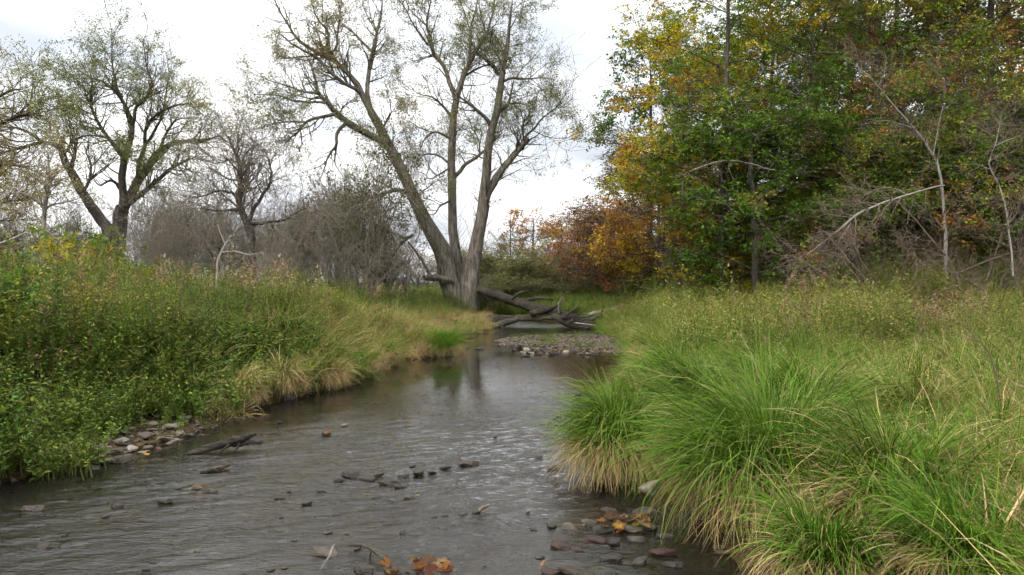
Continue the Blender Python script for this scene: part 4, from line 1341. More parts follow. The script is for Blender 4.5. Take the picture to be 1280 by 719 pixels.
rg = np.random.default_rng(91)
D_, S_, L_, RD_ = M_STONE_D, M_STONE, M_STONE_L, M_STONE_R
for a in [
    (438, 597, 38, 4, D_, 'dark wide stone breaking the water, leftmost of the three in mid stream'),
    (487, 606, 36, 0, D_, 'dark low stone in mid stream just below the upright one'),
    (523, 593, 26, 3, D_, 'dark upright block of stone in mid stream with a pale rim'),
    (586, 581, 36, 4, M_STONE_M, 'low mossy brown stone barely above the water right of the upright block'),
    (596, 642, 18, 3, D_, 'round dark stone with a brown leaf stem beside it in open water'),
    (690, 660, 24, 3, D_, 'dark square stone left of the pale topped one near the tussock'),
    (711, 662, 32, 1, S_, 'pale flat topped stone beside the dark square one near the tussock'),
    (701, 686, 34, 0, RD_, 'tilted dark red stone with a grey top in front of the pale topped one'),
    (826, 694, 40, 2, RD_, 'dark stone with a red face under the big tussock'),
    (786, 664, 46, 0, M_STONE_M, 'flat brown stone under the orange leaves near the tussock'),
    (752, 666, 40, 1, D_, 'flat wet stone covered by fallen leaves near the tussock'),
    (802, 644, 34, 2, M_STONE_M, 'flat stone with dry stems at the foot of the left tussock'),
    (720, 719, 60, 0, M_STONE_M, 'grey slab cut off by the bottom edge in front of the red stone'),
    (402, 694, 42, 2, M_STONE_M, 'five sided grey slab tilted in the stream with a thin stick across it'),
    (455, 716, 52, 4, D_, 'dark wet stone behind the curved stick at the bottom edge'),
    (500, 722, 60, 2, D_, 'dark stone under the pile of brown leaves at the bottom edge'),
    (350, 529, 12, 3, D_, 'tiny dark stone in the smooth water below the straw grass'),
    (408, 544, 20, 4, M_STONE_M, 'small brown stone left of the pale cobble in mid stream'),
    (430, 533, 13, 3, S_, 'small pale cobble in mid stream'),
    (245, 611, 20, 1, S_, 'small cream stone among ripples below the driftwood'),
    (222, 612, 11, 3, D_, 'small dark stone left of the cream one'),
    (266, 616, 22, 4, M_STONE_M, 'low tan stone right of the cream one'),
    (176, 652, 14, 1, M_STONE_M, 'lone small tan stone in the lower left ripples'),
    (146, 635, 26, 4, D_, 'dark wet stone barely above the ripples near the lower left'),
    (206, 629, 26, 0, D_, 'dark flat stone in the ripples below the cream one'),
    (40, 637, 44, 4, M_STONE_M, 'brown flat stone with a wake near the left edge', None, .62),
    (58, 684, 52, 4, D_, 'submerged dark stone breaking the surface in the lower left corner', None, .66),
    (690, 588, 24, 1, M_STONE_M, 'mossy stone left of the small tussock'),
    (674, 573, 18, 4, M_STONE_M, 'low brown stone in the water left of the small tussock'),
    (778, 467, 16, 2, L_, 'white flat stone in the bay below the straw grass of the right bank'),
    (798, 470, 22, 4, M_STONE_M, 'long flat stone right of the white one in the bay'),
    (619, 547, 8, 3, D_, 'tiny dark stone alone in the bright water'),
    (660, 642, 9, 3, D_, 'tiny dark stone in front of the small tussock'),
    (150, 578, 50, 4, M_STONE_M, 'long brown stone lying in the water at the foot of the stony shelf'),
    (110, 583, 38, 0, D_, 'dark stone beside the bright green clump at the left bank'),
    (320, 553, 22, 2, D_, 'dark stone wedged under the upper end of the driftwood'),
]:
    stone(*a)
for k, (px, py, w) in enumerate([(668, 664, 14), (735, 655, 30), (742, 676, 34), (768, 681, 30), (795, 676, 36), (812, 662, 30), (760, 640, 26), (722, 690, 24), (760, 700, 38), (800, 705, 30), (842, 708, 36), (675, 698, 18), (690, 719, 34), (790, 640, 22), (830, 672, 26)]):
    stone(px, py, w, k, [D_, M_STONE_M, RD_, D_, M_STONE_M][k % 5], 'dark wet flat stone in the shallows below the largest tussock', 'wet stones in the shallows below the tussocks', .5)
for k, (px, py, w) in enumerate([(455, 600, 30), (470, 597, 24), (505, 596, 20), (540, 592, 18), (500, 610, 20), (422, 602, 20), (555, 586, 20), (515, 584, 14)]):
    stone(px, py, w, k + 2, D_, 'dark wet stone in the broken line across mid stream', 'line of wet stones across mid stream', .45)
for k in range(30):
    px, py = rg.uniform(20, 620), rg.uniform(600, 715)
    stone(px, py, rg.uniform(8, 20), int(rg.integers(6)), [D_, M_STONE_M][k % 2], 'small wet stone just breaking the ripples of the near stream', 'small wet stones in the near ripples', .6)
o = stone(812, 628, 36, 3, L_, 'rounded pale stone half hidden between the two tussocks', z=.10, th=1.5)

# stony shelf at the foot of the left bank
SHELF = 'flat stones on the shelf at the foot of the left bank'
big = [(125, 568, 34), (165, 566, 44), (178, 551, 30), (205, 556, 26), (215, 541, 30), (235, 545, 26), (150, 558, 28), (190, 540, 24), (228, 533, 26), (140, 572, 30)]
for k, (px, py, w) in enumerate(big):
    x, y = W(px, py)
    stone(px, py, w, k, [S_, L_, S_, S_, L_][k % 5], ['broad brown stone at the lower end of the shelf, beside the bright green clump', 'widest flat stone of the shelf, lying at the water edge', 'flat stone on the middle of the shelf, above the widest one', 'flat stone of the shelf nearest the lower end of the driftwood', 'pale flat stone near the upper end of the shelf, at the water', 'last large stone at the upper end of the shelf', 'flat stone leaning on the widest one, on its bank side', 'stone of the shelf tucked under the weeds, above its middle', 'topmost large stone of the shelf, under the overhanging grass', 'flat stone between the broad brown one and the widest one'][k], SHELF, z=hz(x, y) + .03)
for k in range(70):
    px = rg.uniform(98, 256)
    py = 588 - (px - 98) * .30 + rg.uniform(-26, 4)
    x, y = W(px, py)
    stone(px, py, rg.uniform(9, 22), int(rg.integers(6)), [S_, S_, L_, D_, RD_][int(rg.integers(5))], 'small flat stone in the heap on the stony shelf below the left bank', SHELF + ', small ones', z=max(0.0, hz(x, y)) + rg.uniform(0, .035), tilt=.3)

# front edge of the gravel bar
BARG = 'dark cobbles along the front edge of the gravel bar'
for k in range(46):
    px = rg.uniform(640, 765)
    py = 441 - abs(px - 700) * .03 + rg.uniform(-7, 4) if rg.random() < .75 else rg.uniform(420, 436)
    x, y = W(px, py)
    stone(px, py, rg.uniform(5, 13), int(rg.integers(6)), [S_, D_, D_, S_, L_][int(rg.integers(5))], 'small cobble along the front edge of the far gravel bar', BARG, z=max(0, hz(x, y)) + .02, tilt=.3)
for px, py, w in [(657, 446, 16), (672, 444, 12), (600, 437, 14), (585, 436, 10), (683, 441, 16), (694, 443, 18), (640, 433, 14)]:
    stone(px, py, w, 4, D_, 'dark flat stone just off the tip of the far gravel bar', 'dark stones off the tip of the gravel bar')


# ================================================================== driftwood and sticks
def driftwood(label, seqs, mat, name='driftwood', zs=None, seed=0, cat='driftwood'):
    """seqs: lists of (px, py on water, height above water, radius)"""
    first = W(seqs[0][0][0], seqs[0][0][1])
    b = np.array([first[0], first[1], seqs[0][0][2]])
    root = empty(name, b, label, cat)
    for k, sq in enumerate(seqs):
        pts = []
        for (px, py, z, r) in sq:
            # py is where the point itself shows; z its height
            Yw = (CAMZ - z) * F_PX / (py - HOR)
            pts.append([(px - CX) / F_PX * Yw, Yw, z, r])
        tube_obj('shaft' if k == 0 else 'side_branch', pts, mat, root, b, 8, .09, seed + k, 14, jit=.15)
    return root


driftwood('rotten driftwood log with splintered end lying in the water below the stony shelf',
          [[(234, 569, -.01, .02), (256, 562, .03, .036), (280, 555, .07, .038), (300, 549, .10, .034), (320, 543, .13, .012)],
           [(262, 562, .03, .02), (284, 557, .05, .022), (312, 549, .07, .008)],
           [(290, 556, .05, .03), (306, 554, .06, .025), (326, 554, .05, .012)],
           [(286, 556, .06, .012), (278, 563, .04, .01), (272, 569, .0, .005)],
           [(300, 551, .08, .01), (296, 560, .04, .008), (294, 566, .0, .005)]], M_LOG, seed=1)
driftwood('thick curved brown stick rising over the leaf pile at the bottom edge',
          [[(436, 683, .03, .006), (450, 682, .045, .010), (464, 686, .055, .012), (474, 694, .05, .014), (486, 705, .04, .014), (498, 722, .02, .015)],
           [(464, 686, .05, .008), (463, 692, .03, .006), (462, 697, .0, .004)]], M_LOG, seed=10, name='stick', cat='stick')
driftwood('thin pale stick leaning on the five sided slab', [[(417, 682, .07, .006), (411, 696, .05, .007), (401, 713, -.01, .006)]], M_BARK_G, seed=20, name='stick', cat='stick')
driftwood('waterlogged brown stick with an orange end in the ripples below the driftwood log', [[(250, 592, -.005, .012), (260, 590, .01, .018), (272, 587, .02, .018), (286, 582, .035, .008)]], M_LOG, seed=30, name='stick', cat='stick')
driftwood('short brown twig beside the round dark stone in open water', [[(598, 639, .03, .01), (604, 635, .04, .012), (612, 632, .045, .008)]], M_TWIG_R, seed=40, name='stick', cat='stick')
driftwood('short dead stick among the grass above the small tussock', [[(782, 501, .10, .012), (790, 490, .22, .016), (797, 482, .30, .01)], [(790, 490, .22, .009), (800, 488, .25, .005)]], M_BARK_G, seed=50, name='stick', cat='stick')
driftwood('small dark stick floating beyond the small tussock', [[(718, 494, .01, .012), (730, 493, .02, .018), (742, 494, .01, .008)]], M_LOG, seed=60, name='stick', cat='stick')


# ================================================================== fallen leaves
def maple_leaf_mesh(seed, col):
    rng = np.random.default_rng(seed)
    n = 20
    a = np.linspace(-math.pi * .92, math.pi * .92, n)
    r = .55 + .45 * np.abs(np.cos(a * 2.5)) ** .7
    r *= 1 - .15 * rng.random(n)
    V = np.stack([r * np.cos(a), r * np.sin(a), .35 * (r * np.sin(a)) ** 2 * rng.uniform(.2, 1.4) + .25 * r * rng.random(n) * .6], 1)
    V = np.concatenate([[[0, 0, 0]], V]) * .5
    T = np.stack([np.zeros(n - 1, int), np.arange(1, n), np.arange(2, n + 1)], 1)
    C = np.array(col) * (1 + rng.normal(0, .15, (len(V), 1)))
    return mesh_data('fallen_leaf', V, None, T, [M_LEAF], np.clip(C, .01, .9), None, False)


LEAFC = {'orange': (0.20, 0.09, 0.028), 'brown': (0.075, 0.04, 0.022), 'yellow': (0.25, 0.17, 0.05), 'tan': (0.19, 0.125, 0.065), 'red brown': (0.09, 0.034, 0.02)}
LM = {c: [maple_leaf_mesh(i * 7 + k, v) for k in range(2)] for i, (c, v) in enumerate(LEAFC.items())}


def fallen(px, py, wpx, c, z, where, group):
    Yw = (CAMZ - z) * F_PX / (py - HOR)
    x, y, s = (px - CX) / F_PX * Yw, Yw, wpx / F_PX * Yw
    o = put('fallen_leaf', LM[c][rs.randrange(2)], None, (x, y, z), (rs.uniform(-.6, .6), rs.uniform(-.6, .6), rs.uniform(0, 6.28)), (s, s, s))
    tag(o, 'fallen %s maple leaf %s' % (c, where), 'leaf', group)


for k in range(26):
    fallen(rg.uniform(478, 566), rg.uniform(701, 722), rg.uniform(14, 26), ['orange', 'brown', 'red brown', 'tan', 'brown', 'brown', 'red brown', 'yellow'][k % 8], rg.uniform(.04, .08), 'in the pile behind the curved stick at the bottom edge', 'leaves piled at the curved stick')
for k in range(20):
    fallen(rg.uniform(725, 812), rg.uniform(642, 662), rg.uniform(12, 20), ['orange', 'tan', 'yellow', 'brown'][k % 4], rg.uniform(.03, .06), 'on the flat stones between the tussocks and the stream', 'leaves on the stones by the tussock')
for px, py, w, c, wh in [(283, 583, 14, 'orange', 'on the waterlogged stick below the driftwood'), (272, 585, 12, 'yellow', 'beside the waterlogged stick below the driftwood'), (180, 568, 14, 'yellow', 'caught on the long brown stone'), (241, 610, 14, 'tan', 'on the cream stone in the ripples'), (680, 705, 14, 'tan', 'floating near the slab at the bottom edge'), (776, 662, 12, 'yellow', 'standing up by the flat brown stone'), (256, 609, 10, 'orange', 'between the cream and tan stones'), (410, 541, 12, 'orange', 'on the small brown stone in mid stream'), (520, 620, 12, 'tan', 'drifting alone in mid stream')]:
    fallen(px, py, w, c, .03, wh, None)


# ================================================================== plants
def blades(rng, N, base, az, lean, curl, L, Wd, c0, c1, nseg=6, pw=1.3, zmin=None, tw=.6):
    s = np.linspace(0, 1, nseg + 1)
    sm = (s[1:] + s[:-1]) / 2
    th = lean[:, None] + curl[:, None] * sm[None] ** pw
    kk = (rng.random(N) < .4) * rng.uniform(.5, 1.7, N)            # some blades are bent or broken
    th = th + kk[:, None] * (sm[None] > rng.uniform(.25, .85, N)[:, None])
    st = (L / nseg)[:, None]
    hx, vz = np.sin(th) * st, np.cos(th) * st
    H = np.concatenate([np.zeros((N, 1)), np.cumsum(hx, 1)], 1)
    Z = np.concatenate([np.zeros((N, 1)), np.cumsum(vz, 1)], 1)
    azz = az[:, None] + (rng.normal(0, .25, N)[:, None]) * s[None]
    C = np.stack([base[:, :1] + H * np.cos(azz), base[:, 1:2] + H * np.sin(azz), base[:, 2:] + Z], -1)
    if zmin is not None:
        C[..., 2] = np.maximum(C[..., 2], zmin + .02 * rng.random((N, 1)))
    twa = rng.normal(0, tw, N)[:, None] + s[None] * rng.normal(0, .5, N)[:, None]
    sd = np.stack([-np.sin(azz) * np.cos(twa), np.cos(azz) * np.cos(twa), np.sin(twa)], -1)
    w = (Wd[:, None] * (1 - s[None] ** 2.2) * .5 + .0004)[..., None]
    V = np.stack([C - sd * w, C + sd * w], 2)
    i = np.arange(N)[:, None] * (nseg + 1) * 2 + np.arange(nseg)[None] * 2
    Q = np.stack([i, i + 1, i + 3, i + 2], -1).reshape(-1, 4)
    sc = s[None, :, None, None]
    col = c0[:, None, None, :] * (1 - sc) + c1[:, None, None, :] * sc
    col = np.broadcast_to(col, (N, nseg + 1, 2, 3))
    return V.reshape(-1, 3), Q, col.reshape(-1, 3)


def pick(rng, cols, w, N, jit=.2):
    c = np.array(cols)[rng.choice(len(cols), N, p=np.array(w) / np.sum(w))]
    return np.clip(c * (1 + rng.normal(0, jit, (N, 1))), .005, .9)


GR = [(0.055, 0.12, 0.014), (0.078, 0.148, 0.019), (0.034, 0.08, 0.012), (0.10, 0.148, 0.028)]
GRT = [(0.08, 0.152, 0.021), (0.105, 0.175, 0.027), (0.058, 0.12, 0.02), (0.19, 0.195, 0.07)]
STRAW = [(0.38, 0.29, 0.15), (0.30, 0.22, 0.11), (0.46, 0.37, 0.22), (0.20, 0.13, 0.06)]
YGR = [(0.105, 0.15, 0.03), (0.14, 0.17, 0.038), (0.19, 0.175, 0.06)]


def tuft_mesh(seed, N, h, r, cols, tips, w=.006, lean=(.05, .6), curl=(.5, 1.7), nseg=5, straw=.1, mat=None):
    rng = np.random.default_rng(seed)
    a = rng.random(N) * 6.283
    q = r * np.sqrt(rng.random(N))
    base = np.stack([q * np.cos(a), q * np.sin(a), np.full(N, -.03)], 1)
    az = a + rng.normal(0, .7, N)
    c0 = pick(rng, cols, [1] * len(cols), N)
    c1 = pick(rng, tips, [1] * len(tips), N)
    dry = rng.random(N) < straw
    c0[dry] = pick(rng, STRAW, [1, 1, 1, 1], dry.sum()) if dry.any() else c0[dry]
    c1[dry] = pick(rng, STRAW, [1, 1, 1, .3], dry.sum()) if dry.any() else c1[dry]
    V, Q, C = blades(rng, N, base, az, rng.uniform(*lean, N), rng.uniform(*curl, N), h * rng.uniform(.6, 1.25, N), w * rng.uniform(.7, 1.3, N), c0, c1, nseg)
    return Geo().add(V, Q, None, C).mesh('tuft', [mat or M_GRASS])


def herb_mesh(seed, stems, h, ll, lw, nl, cols, stemc, plume=0, plumec=None, spread_=.22, droop=.5, lean=.28, pl_len=.22, bare=.15, pl_size=.035):
    """leafy stalks; plume > 0 adds a feathery flower or seed head"""
    rng = np.random.default_rng(seed)
    S = 8
    a = rng.random(stems) * 6.283
    b = np.stack([np.cos(a), np.sin(a), np.zeros(stems)], 1) * (spread_ * rng.random(stems) ** .5)[:, None]
    hh = h * rng.uniform(.7, 1.12, stems)
    ln_ = rng.uniform(.2, 1.0, stems) * lean
    s = np.linspace(0, 1, S)
    az = a + rng.normal(0, .6, stems)
    d = np.stack([np.cos(az), np.sin(az), np.zeros(stems)], 1)
    Pt = b[:, None, :] + d[:, None, :] * (ln_ * hh)[:, None, None] * (s ** 1.6)[None, :, None] + np.array([0, 0, 1.0]) * (hh[:, None] * (s[None] - .12 * ln_[:, None] * s[None] ** 2))[..., None]
    Pt[:, 0, 2] -= .05
    Rd = np.broadcast_to(.0045 * (1 - .7 * s), (stems, S)).copy()
    g = Geo()
    V, Q = tubes(Pt, Rd, 3)
    g.add(V, Q, None, stemc)
    M = stems * nl
    par = np.repeat(np.arange(stems), nl)
    t = bare + (1 - bare) * np.tile((np.arange(nl) + .5) / nl, stems) + rng.normal(0, .02, M)
    t = np.clip(t, 0, 1)
    f = t * (S - 1)
    i = np.minimum(f.astype(int), S - 2)
    w_ = (f - i)[:, None]
    p0 = Pt[par, i] * (1 - w_) + Pt[par, i + 1] * w_
    az = np.tile(np.arange(nl) * 2.4, stems) + par * 1.3 + rng.normal(0, .3, M)
    el = rng.normal(.45, .25, M) - .0
    dd = np.stack([np.cos(az) * np.cos(el), np.sin(az) * np.cos(el), np.sin(el)], 1)
    L = ll * rng.uniform(.6, 1.2, M) * (1.15 - .7 * t)
    sd = nrm(np.cross(dd, np.array([0, 0, 1.0]) + rng.normal(0, .35, (M, 3))))
    mid = p0 + dd * (L * .5)[:, None]
    dd2 = dd.copy()
    dd2[:, 2] -= droop * rng.uniform(.4, 1.4, M)
    tip = mid + nrm(dd2) * (L * .5)[:, None]
    wv = sd * (L * lw * .5)[:, None]
    V = np.stack([p0, mid + wv, tip, mid - wv], 1).reshape(-1, 3)
    C = np.repeat(pick(rng, cols, [1] * len(cols), M, .22), 4, 0)
    g.add(V, np.arange(M * 4).reshape(M, 4), None, C)
    if plume:
        N = stems * plume
        par = np.repeat(np.arange(stems), plume)
        u = rng.random(N)
        # drooping side sprays near the top
        az = rng.random(N) * 6.283
        rr = pl_len * .5 * (1 - u) * rng.random(N) ** .5
        p0 = Pt[par, -1] + np.stack([np.cos(az) * rr, np.sin(az) * rr, (u - .75) * pl_len * 1.3 + .25 * rr], 1)
        dd = nrm(np.stack([np.cos(az), np.sin(az), rng.uniform(-.2, 1.2, N)], 1) + rng.normal(0, .4, (N, 3)))
        sd = nrm(np.cross(dd, rng.normal(0, 1, (N, 3))))
        L = pl_size * rng.uniform(.6, 1.3, N)
        V = np.stack([p0, p0 + dd * (L * .5)[:, None] + sd * (L * .3)[:, None], p0 + dd * L[:, None], p0 + dd * (L * .5)[:, None] - sd * (L * .3)[:, None]], 1).reshape(-1, 3)
        C = np.repeat(pick(rng, plumec, [1] * len(plumec), N, .2), 4, 0)
        g.add(V, np.arange(N * 4).reshape(N, 4), None, C)
    return g.mesh('herb', [M_HERB])


HG = [(0.075, 0.125, 0.026), (0.115, 0.155, 0.034), (0.045, 0.085, 0.018), (0.15, 0.16, 0.04)]
HB = [(0.095, 0.16, 0.028), (0.14, 0.195, 0.036), (0.06, 0.115, 0.022)]
HO = [(0.105, 0.17, 0.032), (0.145, 0.195, 0.04), (0.075, 0.13, 0.028), (0.18, 0.18, 0.045)]
HY = [(0.22, 0.24, 0.04), (0.30, 0.27, 0.04), (0.16, 0.21, 0.035)]
HBR = [(0.14, 0.09, 0.05), (0.20, 0.13, 0.075), (0.10, 0.065, 0.04)]
PLM = [(0.22, 0.16, 0.09), (0.29, 0.23, 0.15), (0.18, 0.13, 0.07)]
PLO = [(0.16, 0.175, 0.045), (0.21, 0.19, 0.065), (0.12, 0.145, 0.035)]
STG, STB = (0.08, 0.10, 0.03), (0.10, 0.065, 0.035)

PROTO = {}


def kind(key, meshes):
    c = bpy.data.collections.new('kind_' + key)
    for k, me in enumerate(meshes):
        c.objects.link(bpy.data.objects.new('%s_%02d' % (key, k), me))
    PROTO[key] = (c, len(meshes))


kind('aster', [herb_mesh(400 + k, 7, .95, .085, .20, 46, HG, STG, spread_=.2) for k in range(3)])
kind('leafy', [herb_mesh(410 + k, 6, .8, .12, .25, 30, HB, STG, spread_=.22, droop=.7) for k in range(3)])
kind('goldenrod', [herb_mesh(420 + k, 7, 1.05, .085, .17, 44, HO, STG, plume=14, plumec=PLO, spread_=.24) for k in range(3)])
kind('seedhead', [herb_mesh(430 + k, 5, 1.15, .07, .16, 26, HO + HBR, STB, plume=46, plumec=PLM, spread_=.2, bare=.25) for k in range(2)])
kind('brown', [herb_mesh(440 + k, 5, .9, .07, .2, 22, HBR + HO[:2], STB, plume=20, plumec=HBR, spread_=.2) for k in range(2)])
kind('yellow', [herb_mesh(450 + k, 6, .95, .10, .3, 30, HY, STG, spread_=.25) for k in range(2)])
kind('low', [herb_mesh(460 + k, 9, .32, .07, .42, 14, HB + HG, STG, spread_=.22, droop=.4, lean=.7) for k in range(3)])
kind('grass', [tuft_mesh(470 + k, 60, .62, .12, GR, GRT) for k in range(4)])
kind('longgrass', [tuft_mesh(480 + k, 90, .85, .15, GR, GRT, w=.0065, lean=(.1, .8), curl=(.9, 2.0), nseg=6, straw=.12) for k in range(3)])
kind('olivegrass', [tuft_mesh(490 + k, 60, .6, .14, YGR, YGR + STRAW[:1], straw=.3) for k in range(3)])
kind('straw', [tuft_mesh(500 + k, 70, .6, .14, STRAW, STRAW, lean=(.1, 1.0), curl=(.8, 2.2), straw=0) for k in range(3)])
kind('reed', [tuft_mesh(510 + k, 22, .95, .10, GR[:3], GR[:3], w=.014, lean=(.05, .5), curl=(.2, 1.3), nseg=6, straw=.12) for k in range(3)])
kind('turf', [tuft_mesh(520 + k, 36, .24, .16, GR + YGR, GRT, w=.006, lean=(.1, .9), nseg=3, straw=.25) for k in range(3)])
kind('pebble', [stone_mesh(530 + k, 2, (1, .75, .45), M_GRAVEL) for k in range(5)])
kind('wetpebble', [stone_mesh(540 + k, 2, (1, .75, .35), M_BED) for k in range(5)])
kind('litter', [LM[c][0] for c in ('brown', 'tan', 'red brown')])


def gn_scatter(name, key, pts, rot, scl, label, cat):
    """one stuff object: a point cloud that carries copies of a plant kind"""
    c, n = PROTO[key]
    N = len(pts)
    me = bpy.data.meshes.new(name)
    me.vertices.add(N)
    me.vertices.foreach_set('co', np.asarray(pts, np.float32).ravel())
    for nm, ty, arr, pr in (('rot', 'FLOAT_VECTOR', rot, 'vector'), ('scl', 'FLOAT_VECTOR', scl, 'vector'), ('idx', 'INT', np.random.default_rng(N).integers(0, n, N), 'value')):
        a = me.attributes.new(nm, ty, 'POINT')
        a.data.foreach_set(pr, np.asarray(arr, np.int32 if ty == 'INT' else np.float32).ravel())
    o = put(name, me)
    ng = bpy.data.node_groups.new('scatter_' + name, 'GeometryNodeTree')
    ng.interface.new_socket('Geometry', in_out='INPUT', socket_type='NodeSocketGeometry')
    ng.interface.new_socket('Geometry', in_out='OUTPUT', socket_type='NodeSocketGeometry')
    n_, l_ = ng.nodes, ng.links
    gi, go = n_.new('NodeGroupInput'), n_.new('NodeGroupOutput')
    ci = n_.new('GeometryNodeCollectionInfo')
    ci.inputs['Collection'].default_value = c
    ci.inputs['Separate Children'].default_value = True
    ci.inputs['Reset Children'].default_value = True
    ip = n_.new('GeometryNodeInstanceOnPoints')
    ip.inputs['Pick Instance'].default_value = True
    l_.new(gi.outputs[0], ip.inputs['Points'])
    l_.new(ci.outputs[0], ip.inputs['Instance'])
    for nm, ty, so in (('rot', 'FLOAT_VECTOR', 'Rotation'), ('scl', 'FLOAT_VECTOR', 'Scale'), ('idx', 'INT', 'Instance Index')):
        na = n_.new('GeometryNodeInputNamedAttribute')
        na.data_type = ty
        na.inputs['Name'].default_value = nm
        l_.new(na.outputs['Attribute'], ip.inputs[so])
    l_.new(ip.outputs[0], go.inputs[0])
    md = o.modifiers.new('scatter', 'NODES')
    md.node_group = ng
    return tag(o, label, cat, kind='stuff')


def scatter(name, key, label, cat, seed, n, box, dens, s=(.75, 1.25), tilt=.12, sfun=None, zoff=0.0, lean_to_water=0.0, zmin=None):
    """n tries in box (x0, x1, y0, y1); dens(x, y, dl, dr) is the chance to keep one"""
    rng = np.random.default_rng(seed)
    x = rng.uniform(box[0], box[1], n)
    y = rng.uniform(box[2], box[3], n)
    dl, dr = xl(y) - x, x - xr(y)
    k = rng.random(n) < dens(x, y, dl, dr)
    k &= (np.abs(x) < .70 * y + 1.6)
    x, y, dl, dr = x[k], y[k], dl[k], dr[k]
    z = hgt(x, y)
    if zmin is not None:
        k = z > zmin
        x, y, z, dl, dr = x[k], y[k], z[k], dl[k], dr[k]
    N = len(x)
    sc = rng.uniform(*s, N)
    if sfun is not None:
        sc = sc * sfun(x, y, dl, dr)
    rz = rng.random(N) * 6.283
    rot = np.stack([rng.normal(0, tilt, N), rng.normal(0, tilt, N), rz], 1)
    if lean_to_water:
        near = np.exp(-np.minimum(np.abs(dl), np.abs(dr)) / .35) * lean_to_water
        rot[:, 1] += np.where(dl > 0, near, -near)
    scl = np.stack([sc, sc, sc * rng.uniform(.85, 1.15, N)], 1)
    return gn_scatter(name, key, np.stack([x, y, z + zoff], 1), rot, scl, label, cat)


def nzf(x, y, f=.6, o=0.0):
    return fbm(x * f + o, y * f + o * 1.7, 2)


def far(y, a, b):
    return sstep((y - a) / (b - a))


# ---- left bank
LB = (-22, -.5, 4.2, 33)
bank = lambda dl, a: sstep((dl - a) / .5) * (dl < 5.5)
scatter('aster_weeds', 'aster', 'dense dark green leafy weeds covering the near left bank', 'weeds', 1, 26000, LB,
        lambda x, y, dl, dr: bank(dl, .55) * (1 - .6 * far(y, 10, 18)) * (.04 + 1.0 * (nzf(x, y, 1.1) > .44)) * .8, s=(.55, 1.15), sfun=lambda x, y, dl, dr: (.55 + .45 * sstep((dl - .4) / 1.6)) * (.25 + 1.25 * nzf(x, y, 1.0, 91)))
scatter('leafy_weeds', 'leafy', 'bright broad leaved weeds among the dark ones on the near left bank', 'weeds', 2, 16000, LB,
        lambda x, y, dl, dr: bank(dl, .45) * (1 - .6 * far(y, 10, 18)) * (nzf(x, y, 1.0, 3) > .50) * .8, s=(.5, 1.1), sfun=lambda x, y, dl, dr: (.6 + .4 * sstep((dl - .4) / 1.4)) * (.3 + 1.25 * nzf(x, y, .9, 93)) * (1 - .4 * far(y, 16, 22)))
scatter('goldenrod_weeds', 'goldenrod', 'olive goldenrod weeds on the crest and the farther left bank', 'weeds', 3, 26000, LB,
        lambda x, y, dl, dr: bank(dl, .5) * (.12 + .8 * far(y, 9, 15)) * (nzf(x, y, .7, 5) > .40) * .9, s=(.6, 1.05), sfun=lambda x, y, dl, dr: (.5 + .5 * sstep((dl - .3) / 1.6)) * (.35 + 1.1 * nzf(x, y, .9, 73)) * (1 - .6 * far(y, 12, 22)))
scatter('seedhead_weeds', 'seedhead', 'tall brownish weeds with pale seed heads along the crest of the left bank', 'weeds', 4, 9000, LB,
        lambda x, y, dl, dr: bank(dl, .9) * (nzf(x, y, .9, 8) > .60) * .45 * (.25 + .75 * far(y, 8, 14)), s=(.6, 1.0), sfun=lambda x, y, dl, dr: 1 - .55 * far(y, 14, 22))
scatter('brown_weeds', 'brown', 'withered brown weeds scattered over the left bank', 'weeds', 5, 9000, LB,
        lambda x, y, dl, dr: bank(dl, .4) * (nzf(x, y, 1.1, 11) > .62) * .5, s=(.5, 1.0), sfun=lambda x, y, dl, dr: 1 - .5 * far(y, 16, 22))
scatter('yellow_weeds', 'yellow', 'yellow leaved weeds dotted over the left bank', 'weeds', 6, 7000, LB,
        lambda x, y, dl, dr: bank(dl, .7) * (nzf(x, y, .9, 14) > .56) * .7, s=(.5, 1.05), sfun=lambda x, y, dl, dr: 1 - .5 * far(y, 16, 22))
scatter('tall_asters', 'aster', 'taller dark weed stems rising above the left bank here and there', 'weeds', 54, 1500, LB,
        lambda x, y, dl, dr: bank(dl, .9) * (1 - far(y, 13, 18)) * .22, s=(.95, 1.35))
scatter('tall_stalks', 'brown', 'tall withered stalks rising above the left bank here and there', 'weeds', 55, 1500, LB,
        lambda x, y, dl, dr: bank(dl, .9) * (1 - far(y, 14, 20)) * .12, s=(1.0, 1.45))
scatter('bank_grass', 'longgrass', 'long green grass hanging to the water along the left bank', 'grass', 7, 26000, LB,
        lambda x, y, dl, dr: (dl > -.02) * np.exp(-np.maximum(dl - .25, 0) / .7) * far(y, 9.0, 10.5) * (.1 + .7 * (nzf(x, y, .8, 17) > .5)) * .5, s=(.5, .95), sfun=lambda x, y, dl, dr: 1 - .5 * far(y, 18, 22), lean_to_water=.35)
scatter('bank_straw', 'straw', 'straw coloured dry grass hanging over the left waterline', 'grass', 8, 22000, LB,
        lambda x, y, dl, dr: (dl > .0) * np.exp(-np.maximum(dl - .3, 0) / .5) * far(y, 8.8, 10.2) * (.2 + .8 * (nzf(x, y, .6, 19) > .5)) * .6, s=(.5, 1.05), lean_to_water=.6)
scatter('olive_bank_grass', 'olivegrass', 'olive grass between the weeds of the farther left bank', 'grass', 9, 30000, LB,
        lambda x, y, dl, dr: (dl > .3) * (dl < 5) * far(y, 9, 13) * .4 * (nzf(x, y, .8, 23) > .45), s=(.7, 1.25), sfun=lambda x, y, dl, dr: 1 - .45 * far(y, 17, 22))
